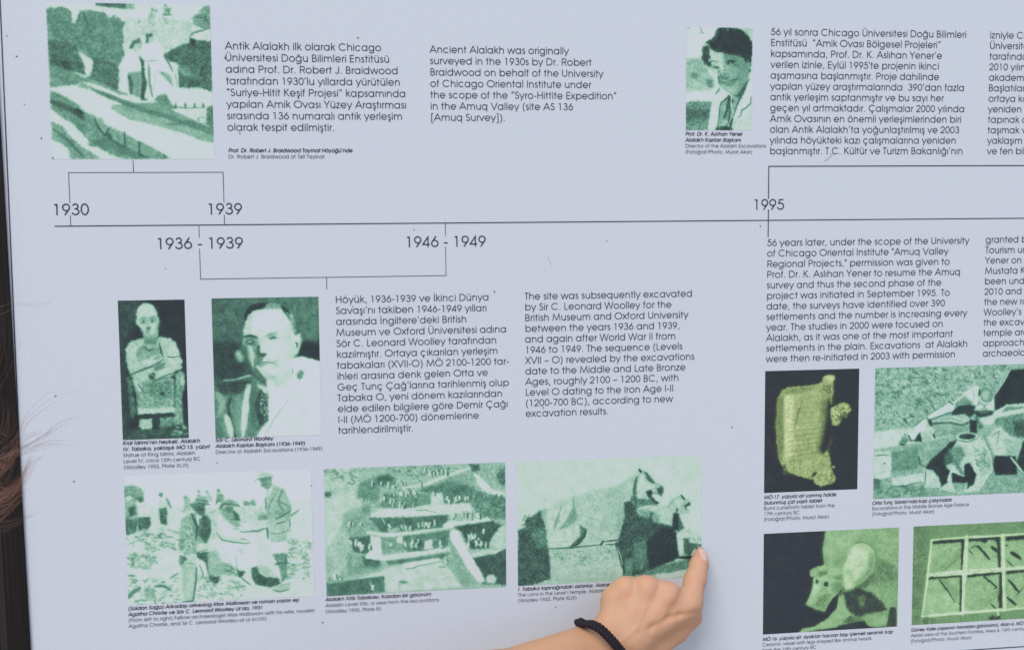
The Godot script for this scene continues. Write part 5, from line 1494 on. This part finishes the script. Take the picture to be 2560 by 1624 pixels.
func list_bones() -> void:
	# forearm, wrist and the four metacarpals
	groups.append([10, 7, [
		[Vector3(197.9, -350.4, 50), Vector3(114.3, -358.4, 95), 17, 22],
		[Vector3(203.7, -373.1, 50), Vector3(119.9, -382.5, 95), 17, 24],
		[Vector3(114.3, -358.4, 95), Vector3(-25.5, -390.1, 175), 22, 33],
		[Vector3(119.9, -382.5, 95), Vector3(-20.9, -417.6, 175), 24, 35],
		[Vector3(202.9, -348.9, 50), Vector3(218.4, -337.9, 46), 14, 10.5],
		[Vector3(211.5, -371.8, 48), Vector3(241.9, -349.5, 46), 15, 11],
		[Vector3(206.9, -359.2, 52), Vector3(231.6, -344, 49), 15, 11],
		[Vector3(241.6, -349.1, 47), Vector3(288.6, -321.1, 41), 10.5, 10.2],
		[Vector3(235.4, -346.1, 49), Vector3(268.4, -313, 45), 10.5, 10.3],
		[Vector3(229.3, -343.6, 48), Vector3(251.2, -307.6, 42), 10, 10],
		[Vector3(218.6, -338.2, 45), Vector3(226, -317, 35), 10, 9.8],
		[Vector3(226.3, -317.4, 34), Vector3(235.1, -308.4, 36), 9, 9.2],
		[Vector3(235.3, -310.8, 35), Vector3(252.3, -310.5, 39), 8, 8],
		[Vector3(252.3, -310.5, 39), Vector3(269.2, -315.9, 42), 8, 8.4],
		[Vector3(259.4, -331.7, 45), Vector3(240.7, -324.9, 43), 10, 10],
		[Vector3(259.7, -332, 44), Vector3(279.9, -326.4, 41), 10, 10],
	]])
	# thumb metacarpal, its ball along the lower right edge of the hand
	groups.append([9, 10, [
		[Vector3(235.6, -371.3, 38), Vector3(262.1, -355.9, 33), 14, 12.5],
		[Vector3(262.1, -355.9, 33), Vector3(279.5, -346.6, 30), 12.5, 11],
		[Vector3(279.5, -346.6, 30), Vector3(291.9, -336.9, 28), 11, 9.2],
		[Vector3(291.9, -336.9, 28), Vector3(290.7, -325.7, 35), 9.2, 9.2],
	]])
	# thumb folded under the palm
	groups.append([4, 4, [
		[Vector3(294.1, -338.6, 25), Vector3(286.8, -329.3, 17), 10.2, 9],
		[Vector3(286.8, -329.3, 17), Vector3(276, -326.7, 13), 9, 8],
	]])
	# index finger, stretched out with its tip on the panel
	groups.append([3, 3.5, [
		[Vector3(289.9, -319.6, 40), Vector3(298.2, -306.5, 27), 10.4, 9.3],
		[Vector3(298.2, -306.5, 27), Vector3(305.1, -296.7, 16), 9.3, 7.9],
		[Vector3(305.1, -296.7, 16), Vector3(308.4, -291.4, 9), 7.9, 6.5],
	]])
	# middle finger, curled
	groups.append([3, 4.5, [
		[Vector3(269.3, -312.7, 44), Vector3(278.7, -321.3, 14), 10.4, 9],
		[Vector3(278.7, -321.3, 14), Vector3(266.6, -332.1, 11), 9, 8.5],
		[Vector3(266.6, -332.1, 11), Vector3(260.4, -338.4, 17), 8.5, 7.5],
	]])
	# ring finger, curled
	groups.append([3, 4.5, [
		[Vector3(252.2, -307.3, 41), Vector3(261.1, -316, 13), 9.8, 8.6],
		[Vector3(261.1, -316, 13), Vector3(249.4, -328.5, 11), 8.6, 8.2],
		[Vector3(249.4, -328.5, 11), Vector3(244, -334.2, 17), 8.2, 7.3],
	]])
	# little finger, curled
	groups.append([3, 4.5, [
		[Vector3(235.1, -308.2, 36), Vector3(242.3, -315.7, 12), 9.2, 7.8],
		[Vector3(242.3, -315.7, 12), Vector3(233.9, -327.3, 10), 7.8, 7.2],
		[Vector3(233.9, -327.3, 10), Vector3(230, -332.7, 15), 7.2, 6.5],
	]])
	# tendons that show through the skin of the back of the hand
	groups.append([3, 9, [
		[Vector3(286.5, -321.5, 48.6), Vector3(238, -349, 56.6), 2.0, 1.6],
		[Vector3(267, -314, 52.4), Vector3(236, -345.5, 58.4), 1.6, 1.2],
	]])
	var g_no := 0
	for g in groups:
		for b in g[2]:
			bone_a.append(b[0])
			bone_d.append(b[1] - b[0])
			bone_l.append(1.0 / maxf(0.01, (b[1] - b[0]).length_squared()))
			bone_r.append(b[2])
			bone_q.append(b[3] - b[2])
			bone_g.append(g_no)
		g_no += 1

func bone_distance(p: Vector3, i: int) -> float:
	var q := p - bone_a[i]
	var h := clampf(q.dot(bone_d[i]) * bone_l[i], 0, 1)
	return (q - bone_d[i] * h).length() - bone_r[i] - bone_q[i] * h

func skin_distance(p: Vector3, near: PackedInt32Array) -> float:
	var d := 1e6
	var gd := 1e6
	var at := -1
	for i in near:
		if bone_g[i] != at:
			if at >= 0:
				d = smooth_min(d, gd, groups[at][1])
			at = bone_g[i]
			gd = 1e6
		gd = smooth_min(gd, bone_distance(p, i), groups[at][0])
	if at >= 0:
		d = smooth_min(d, gd, groups[at][1])
	for c in creases:
		var q: Vector3 = p - c[0]
		if q.length_squared() < 200.0:
			var t: float = q.dot(c[1]) + 0.03 * q.dot(c[4]) * q.dot(c[4])
			if q.z > -1.0:
				d += c[2] * exp(-(t * t) / (c[3] * c[3])) * clampf((q.z + 1.0) * 0.25, 0, 1)
	if p.z > 34.0:
		for g in grooves:
			var q: Vector2 = Vector2(p.x, p.y) - g[0]
			var h: float = clampf(q.dot(g[1]) / g[1].length_squared(), 0, 1)
			var l: float = (q - g[1] * h).length_squared() / (g[3] * g[3])
			if l < 6.0:
				d += lerpf(g[2], g[4], h) * exp(-l)
	return d

func smooth_min(a: float, b: float, k: float) -> float:
	var h := maxf(k - absf(a - b), 0.0) / k
	return minf(a, b) - h * h * k * 0.25

func all_bones() -> PackedInt32Array:
	var out := PackedInt32Array()
	for i in bone_a.size():
		out.append(i)
	return out

func surface_point(p: Vector3, lift: float, dir := Vector3.BACK) -> Vector3:
	# walk onto the skin along its gradient
	var all := all_bones()
	for i in 12:
		var d := skin_distance(p, all) - lift
		var e := 0.4
		var g := Vector3(skin_distance(p + Vector3(e, 0, 0), all), skin_distance(p + Vector3(0, e, 0), all), skin_distance(p + Vector3(0, 0, e), all)) - Vector3.ONE * (d + lift)
		if dir == Vector3.ZERO:
			p -= g.normalized() * d
		else:
			p -= dir * d
	return p

func build_hand() -> void:
	list_bones()
	var finger := (Vector3(305.0, -296.0, 16) - Vector3(298.2, -306.5, 27)).normalized()
	var side := finger.cross(Vector3.BACK).normalized()
	for o in [-4.2, -1.7, 0.9, 3.4]:
		creases.append([Vector3(298.2, -306.5, 30) + finger * o, finger, 0.85 if absf(o) < 2 else 0.55, 1.05, side])
	for o in [-1.4, 0.8]:
		creases.append([Vector3(305.0, -296.0, 18) + finger * o, finger, 0.6, 0.95, side])
	# the fold beside the index finger's tendon and the shallow troughs between the knuckles: from, along, depth, width, depth at the end
	grooves.append([Vector2(293, -326.2), Vector2(-17, -0.6), 0.7, 2.6, 1.3])
	grooves.append([Vector2(276, -326.8), Vector2(-9.4, -1.1), 1.3, 2.6, 1.1])
	grooves.append([Vector2(266.6, -327.9), Vector2(-16, -6), 1.1, 2.8, 0.9])
	grooves.append([Vector2(250.6, -333.9), Vector2(-14, -6), 0.9, 3.0, 0.2])
	grooves.append([Vector2(241.6, -301), Vector2(-5.7, -14.4), 1.3, 3.4, 0.2])
	grooves.append([Vector2(260, -304), Vector2(-9.3, -13.4), 1.3, 3.4, 0.2])
	grooves.append([Vector2(277.5, -311), Vector2(-10.2, -10.7), 1.2, 3.2, 0.2])
	# veins, slightly raised
	grooves.append([Vector2(247, -317), Vector2(-9, -17), -0.45, 1.7, -0.5])
	grooves.append([Vector2(238, -334), Vector2(-14, -10), -0.5, 1.8, -0.3])
	grooves.append([Vector2(264, -320), Vector2(-12, -20), -0.4, 1.6, -0.45])
	var pivot := Vector3(241, -349, 46)
	var person := Node3D.new()
	person.name = "person"
	person.position = EYE + pivot * MM
	tag(person, "bare forearm and hand with outstretched index finger touching the lion photograph", "person")
	add_child(person)
	var cell := 1.1
	var lo := Vector3(-92, -560, -6)
	var hi := Vector3(322, -272, 222)
	var nb := 4
	var size := Vector3i(((hi - lo) / (cell * nb)).ceil())
	var dim := size * nb + Vector3i.ONE
	var value := {}
	var all := all_bones()
	var vert_of := {}
	var verts := PackedVector3Array()
	var half := cell * nb * 0.8661
	var quads := []
	var big := 6
	var far_off := {}
	for sz in ceili(size.z / float(big)):
		for sy in ceili(size.y / float(big)):
			for sx in ceili(size.x / float(big)):
				var c := lo + (Vector3(sx, sy, sz) + Vector3.ONE * 0.5) * cell * nb * big
				var best := 1e6
				for i in all:
					best = minf(best, bone_distance(c, i))
				if best > half * big + 6.5:
					far_off[Vector3i(sx, sy, sz)] = true
	for bz in size.z:
		for by in size.y:
			for bx in size.x:
				if far_off.has(Vector3i(bx / big, by / big, bz / big)):
					continue
				var c := lo + (Vector3(bx, by, bz) + Vector3.ONE * 0.5) * cell * nb
				var near := PackedInt32Array()
				var best := 1e6
				for i in all:
					var bd := bone_distance(c, i)
					best = minf(best, bd)
					if bd < half + 15.0:
						near.append(i)
				if best > half + 6.5 or best < -half - 6.0:
					continue
				var n := nb + 1
				var f := PackedFloat32Array()
				f.resize(n * n * n)
				var any_in := false
				var any_out := false
				for k in n:
					for j in n:
						for i in n:
							var key := ((bz * nb + k) * dim.y + by * nb + j) * dim.x + bx * nb + i
							var d: float
							if value.has(key):
								d = value[key]
							else:
								d = skin_distance(lo + Vector3(bx * nb + i, by * nb + j, bz * nb + k) * cell, near)
								if i == 0 or j == 0 or k == 0 or i == nb or j == nb or k == nb:
									value[key] = d
							f[(k * n + j) * n + i] = d
							if d < 0:
								any_in = true
							else:
								any_out = true
				if not (any_in and any_out):
					continue
				for k in nb:
					for j in nb:
						for i in nb:
							var cs := [f[(k * n + j) * n + i], f[(k * n + j) * n + i + 1], f[(k * n + j + 1) * n + i], f[(k * n + j + 1) * n + i + 1], f[((k + 1) * n + j) * n + i], f[((k + 1) * n + j) * n + i + 1], f[((k + 1) * n + j + 1) * n + i], f[((k + 1) * n + j + 1) * n + i + 1]]
							var inside := 0
							for q in 8:
								if cs[q] < 0:
									inside += 1
							if inside == 0 or inside == 8:
								continue
							var sum := Vector3.ZERO
							var cuts := 0
							for e in EDGES:
								var a: float = cs[e[0]]
								var b: float = cs[e[1]]
								if (a < 0) != (b < 0):
									var h := a / (a - b)
									sum += Vector3(e[0] & 1, (e[0] >> 1) & 1, e[0] >> 2).lerp(Vector3(e[1] & 1, (e[1] >> 1) & 1, e[1] >> 2), h)
									cuts += 1
							var g := Vector3i(bx * nb + i, by * nb + j, bz * nb + k)
							vert_of[(g.z * dim.y + g.y) * dim.x + g.x] = verts.size()
							verts.append(lo + (Vector3(g) + sum / cuts) * cell)
							for ax in 3:
								var a: float = cs[0]
								var b: float = cs[1 << ax]
								if (a < 0) != (b < 0):
									quads.append([g, ax, a < 0])
	var idx := PackedInt32Array()
	var normals := PackedVector3Array()
	normals.resize(verts.size())
	var step := [1, dim.x, dim.x * dim.y]
	for q in quads:
		var g: Vector3i = q[0]
		var u: int = (q[1] + 1) % 3
		var w: int = (q[1] + 2) % 3
		var at := (g.z * dim.y + g.y) * dim.x + g.x
		var ids := [at, at - step[u], at - step[u] - step[w], at - step[w]]
		var ok := true
		for i in ids:
			if not vert_of.has(i):
				ok = false
		if not ok:
			continue
		var v4 := [vert_of[ids[0]], vert_of[ids[1]], vert_of[ids[2]], vert_of[ids[3]]]
		if q[2]:
			v4.reverse()
		for k in [0, 1, 2, 0, 2, 3]:
			idx.append(v4[k])
		var fn: Vector3 = (verts[v4[2]] - verts[v4[0]]).cross(verts[v4[1]] - verts[v4[0]])
		fn += (verts[v4[3]] - verts[v4[0]]).cross(verts[v4[2]] - verts[v4[0]])
		for k in 4:
			normals[v4[k]] += fn
	# skin tones: pinker at the fingertip and over the knuckles, faint mottling
	var colors := PackedColorArray()
	var mottle := noise(14, 0.11, 3)
	var pink_spots := [[Vector3(308.4, -288, 10), 9.0, 0.75], [Vector3(306, -293, 16), 8.0, 0.35], [Vector3(298.2, -306.5, 32), 9.0, 0.35], [Vector3(269, -311, 52), 10.0, 0.35], [Vector3(252, -305, 48), 9.0, 0.3], [Vector3(236, -307, 44), 9.0, 0.25], [Vector3(294, -338, 34), 14.0, 0.3]]
	for i in verts.size():
		var p := verts[i]
		var pink := 0.0
		for s in pink_spots:
			pink = maxf(pink, s[2] * exp(-(p - s[0]).length_squared() / (s[1] * s[1])))
		var m := mottle.get_noise_3d(p.x, p.y, p.z)
		pink = clampf(pink + 0.35 * m, 0, 1)
		var arm := clampf((235.0 - p.x) / 40.0, 0, 1)
		var c := Color(0.635, 0.365, 0.232).lerp(Color(0.61, 0.340, 0.198), arm).lerp(Color(0.660, 0.275, 0.200), pink)
		c = c.lerp(Color(0.56, 0.35, 0.205), clampf(-m * 0.5, 0, 0.4))
		colors.append(c)
		normals[i] = normals[i].normalized()
		verts[i] = (p - pivot) * MM
	var skin := StandardMaterial3D.new()
	skin.vertex_color_use_as_albedo = true
	skin.roughness = 0.52
	skin.metallic_specular = 0.4
	skin.subsurf_scatter_enabled = true
	skin.subsurf_scatter_strength = 0.12
	skin.normal_enabled = true
	var nt := NoiseTexture2D.new()
	nt.width = 512
	nt.height = 512
	nt.seamless = true
	nt.as_normal_map = true
	nt.bump_strength = 5.0
	var cellular := noise(31, 0.06, 3)
	cellular.noise_type = FastNoiseLite.TYPE_CELLULAR
	nt.noise = cellular
	skin.normal_texture = nt
	skin.normal_scale = 0.5
	skin.uv1_triplanar = true
	skin.uv1_scale = Vector3.ONE * 26.0
	part("skin", from_arrays(verts, normals, idx, PackedVector2Array(), colors), skin, person)
	build_nail(person, pivot)
	build_bracelet()

const EDGES := [[0, 1], [2, 3], [4, 5], [6, 7], [0, 2], [1, 3], [4, 6], [5, 7], [0, 4], [1, 5], [2, 6], [3, 7]]

func build_nail(person: Node3D, pivot: Vector3) -> void:
	var mid := Vector3(310.0, -287.6, 15)
	var along := Vector3(0.30, 0.95, 0).normalized()
	var across := Vector3(0.95, -0.30, 0).normalized()
	var v := PackedVector3Array()
	var n := PackedVector3Array()
	var idx := PackedInt32Array()
	var m := 14
	var all := all_bones()
	for j in m + 1:
		for i in m + 1:
			var a := 2.0 * i / m - 1.0
			var b := 2.0 * j / m - 1.0
			# squircle outline, rounder at the cuticle
			var p := mid + across * (a * sqrt(1.0 - 0.38 * b * b)) * 3.9 + along * (b * sqrt(1.0 - 0.40 * a * a)) * 4.4
			var rim := maxf(absf(a), absf(b))
			var q := surface_point(p, 0.34 - 0.45 * pow(rim, 10.0))
			v.append((q - pivot) * MM)
			var e := 0.5
			var d0 := skin_distance(q, all)
			n.append((Vector3(skin_distance(q + Vector3(e, 0, 0), all), skin_distance(q + Vector3(0, e, 0), all), skin_distance(q + Vector3(0, 0, e), all)) - Vector3.ONE * d0).normalized())
	for j in m:
		for i in m:
			var b := j * (m + 1) + i
			for q in [b, b + m + 1, b + m + 2, b, b + m + 2, b + 1]:
				idx.append(q)
	var mat := StandardMaterial3D.new()
	mat.albedo_color = Color(0.70, 0.46, 0.37).linear_to_srgb()
	mat.roughness = 0.28
	mat.metallic_specular = 0.5
	part("fingernail", from_arrays(v, n, idx), mat, person)

func build_bracelet() -> void:
	var loop := []
	for p in [Vector3(194.6, -336, 46), Vector3(195.1, -329.2, 56), Vector3(198.3, -326.5, 65), Vector3(204.9, -328.5, 71), Vector3(212.7, -336.2, 73), Vector3(219.5, -344.5, 72), Vector3(226.5, -354.9, 68), Vector3(234.5, -371.9, 50), Vector3(233.5, -378.3, 36), Vector3(224.1, -366.3, 32), Vector3(211.3, -352.6, 32), Vector3(199.8, -342.7, 38)]:
		loop.append(surface_point(p, 2.6, Vector3.ZERO) if skin_distance(p, all_bones()) < 2.6 else p)
	var path := curve_through(loop, 60, true)
	var pivot := Vector3(214, -350, 48)
	var bracelet := Node3D.new()
	bracelet.name = "bracelet"
	bracelet.position = EYE + pivot * MM
	tag(bracelet, "black braided cord bracelet around the wrist of the pointing hand", "bracelet")
	add_child(bracelet)
	var cord := StandardMaterial3D.new()
	cord.albedo_color = Color(0.042, 0.034, 0.045).linear_to_srgb()
	cord.albedo_texture = noise_tex(41, 0.2, 128, Color(0.6, 0.6, 0.6), Color(1, 1, 1))
	cord.roughness = 0.6
	cord.metallic_specular = 0.2
	cord.rim_enabled = true
	cord.rim = 0.2
	cord.uv1_triplanar = true
	cord.uv1_scale = Vector3.ONE * 90.0
	var length := 0.0
	for i in path.size():
		length += path[i].distance_to(path[(i + 1) % path.size()])
	var turns := roundf(length / 9.5)
	var all := all_bones()
	var out_dirs := PackedVector3Array()
	for i in path.size():
		var q := path[i]
		var d0 := skin_distance(q, all)
		out_dirs.append((Vector3(skin_distance(q + Vector3(0.6, 0, 0), all), skin_distance(q + Vector3(0, 0.6, 0), all), skin_distance(q + Vector3(0, 0, 0.6), all)) - Vector3.ONE * d0).normalized())
	for s in 3:
		var strand := PackedVector3Array()
		var run := 0.0
		for i in path.size():
			var t := (path[(i + 1) % path.size()] - path[i]).normalized()
			var side := t.cross(out_dirs[i]).normalized()
			var ph := TAU * (run / length * turns + s / 3.0)
			strand.append(path[i] + side * sin(ph) * 2.45 + out_dirs[i] * sin(ph * 2.0) * 1.15 - pivot)
			run += path[i].distance_to(path[(i + 1) % path.size()])
		var v := PackedVector3Array()
		var n := PackedVector3Array()
		var idx := PackedInt32Array()
		tube(strand, 1.8, 1.8, 8, v, n, idx, true)
		part("strand", from_arrays(v, n, idx), cord, bracelet)
	# loose fibres standing off the cord
	var rng := RandomNumberGenerator.new()
	rng.seed = 77
	var v := PackedVector3Array()
	var n := PackedVector3Array()
	var idx := PackedInt32Array()
	for k in 420:
		var i := rng.randi_range(0, path.size() - 1)
		var t := (path[(i + 1) % path.size()] - path[i]).normalized()
		var side := t.cross(out_dirs[i]).normalized()
		var a := path[i] + side * rng.randf_range(-3, 3) + out_dirs[i] * rng.randf_range(0.2, 1.6) - pivot
		var b := a + (out_dirs[i] * rng.randf_range(0.3, 1.2) + side * rng.randf_range(-1, 1) + t * rng.randf_range(-1, 1)) * rng.randf_range(0.8, 2.2)
		tube(PackedVector3Array([a, (a + b) * 0.5 + t * 0.3, b]), 0.06, 0.03, 3, v, n, idx)
	var fuzz := part("loose_fibres", from_arrays(v, n, idx), cord, bracelet)
	fuzz.set_meta("kind", "stuff")


# ---------------------------------------------------------------- hair blowing in from the left
func build_hair() -> void:
	var hair := Node3D.new()
	hair.name = "hair"
	var pivot := Vector3(-215, -130, 300)
	hair.position = EYE + pivot * MM
	tag(hair, "loose reddish brown hair blowing in front of the post at the left edge", "hair")
	add_child(hair)
	var mats := []
	for c in [Color(0.22, 0.110, 0.085), Color(0.14, 0.070, 0.055), Color(0.29, 0.125, 0.078)]:
		var m := StandardMaterial3D.new()
		m.albedo_color = c.linear_to_srgb()
		m.roughness = 0.4
		m.metallic_specular = 0.5
		mats.append(m)
	var z := 300.0
	# locks: path (mm), number of hairs, spread at the root and at the tip, colour
	var locks := [
		[[Vector3(-206.8, -136.8, z), Vector3(-189.6, -130.7, z), Vector3(-180.8, -126.4, z), Vector3(-165.4, -119.0, z), Vector3(-156.5, -112.5, z), Vector3(-136.7, -106.2, z)], 9, 3.5, 5.0, 0],
		[[Vector3(-207.1, -141.4, z), Vector3(-189.4, -128.4, z), Vector3(-176.5, -125.4, z), Vector3(-163.4, -122.5, z), Vector3(-150.4, -121.8, z), Vector3(-133.0, -123.1, z)], 6, 3.0, 4.0, 0],
		[[Vector3(-203.4, -155.2, z), Vector3(-190.5, -153.5, z), Vector3(-181.7, -147.0, z), Vector3(-174.8, -135.8, z), Vector3(-171.3, -131.4, z), Vector3(-165.8, -129.3, z)], 12, 6.0, 3.0, 2],
		[[Vector3(-203.7, -162.1, z), Vector3(-190.4, -151.2, z), Vector3(-183.9, -148.1, z), Vector3(-178.9, -142.5, z), Vector3(-175.7, -133.5, z), Vector3(-173.5, -129.2, z)], 16, 7.0, 2.5, 0],
		[[Vector3(-204.1, -171.3, z), Vector3(-191.2, -169.1, z), Vector3(-180.2, -165.4, z), Vector3(-172.7, -162.5, z)], 10, 8.0, 3.0, 1],
		[[Vector3(-203.5, -167.7, z), Vector3(-192.1, -161.2, z), Vector3(-184.0, -156.3, z), Vector3(-176.6, -147.3, z)], 18, 9.0, 3.0, 2],
		[[Vector3(-203.5, -122.1, z), Vector3(-193.7, -122.1, z), Vector3(-186.4, -114.0, z), Vector3(-184.0, -101.3, z), Vector3(-181.3, -89.8, z)], 14, 8.0, 4.0, 1],
		[[Vector3(-201.9, -97.7, z), Vector3(-192.1, -91.2, z), Vector3(-184.8, -79.8, z), Vector3(-181.4, -65.4, z), Vector3(-178.4, -37.8, z)], 4, 8.0, 5.0, 1],
		[[Vector3(-198.8, -67.9, z), Vector3(-189.6, -74.2, z), Vector3(-185.5, -58.8, z), Vector3(-186.6, -37.8, z)], 3, 6.0, 5.0, 1],
		[[Vector3(-202.3, -133.5, z), Vector3(-182.6, -118.9, z), Vector3(-175.7, -108.4, z), Vector3(-164.6, -97.4, z), Vector3(-150.1, -90.4, z)], 4, 3.0, 6.0, 0],
		[[Vector3(-191.3, -47.2, z), Vector3(-178.4, -43.1, z), Vector3(-168.9, -44.4, z), Vector3(-158.1, -42.3, z), Vector3(-144.9, -32.4, z)], 2, 3.0, 1.5, 0],
		[[Vector3(-203.0, -146.1, z), Vector3(-187.5, -133.0, z), Vector3(-178.5, -122.0, z), Vector3(-169.7, -117.7, z), Vector3(-155.1, -119.0, z)], 5, 4.0, 4.0, 2],
		[[Vector3(-203.5, -140.0, z), Vector3(-195.3, -140.0, z), Vector3(-188.0, -136.7, z), Vector3(-182.3, -127.8, z), Vector3(-179.9, -114.0, z)], 22, 10.0, 4.0, 2],
		[[Vector3(-203.5, -150.6, z), Vector3(-195.3, -152.2, z), Vector3(-187.2, -149.8, z), Vector3(-180.7, -140.0, z)], 24, 10.0, 4.0, 2],
	]
	var rng := RandomNumberGenerator.new()
	rng.seed = 19
	for l in locks:
		var v := PackedVector3Array()
		var n := PackedVector3Array()
		var idx := PackedInt32Array()
		for k in int(l[1] * 1.1):
			var a := Vector3(rng.randfn(0, 0.5), rng.randfn(0, 0.5), rng.randfn(0, 2.0))
			var b := Vector3(rng.randfn(0, 0.5), rng.randfn(0, 0.5), rng.randfn(0, 2.0))
			var pts := []
			var c: int = l[0].size()
			var cut := rng.randf_range(0.72, 1.0)
			pts.append(l[0][0] + Vector3(-38, -8, 40) + a * l[2] * 1.4 - pivot)
			for i in c:
				var f := float(i) / (c - 1)
				var wob := Vector3(rng.randfn(0, 0.5), rng.randfn(0, 0.5), 0)
				pts.append(l[0][i] + a * l[2] * 0.8 * (1.0 - f) + b * l[3] * 0.8 * f + wob - pivot)
			var path := curve_through(pts, 8)
			path.resize(maxi(6, int(path.size() * cut)))
			tube(path, rng.randf_range(0.07, 0.12), 0.03, 4, v, n, idx)
		var o := part("lock", from_arrays(v, n, idx), mats[l[4]], hair)
		o.set_meta("kind", "stuff")
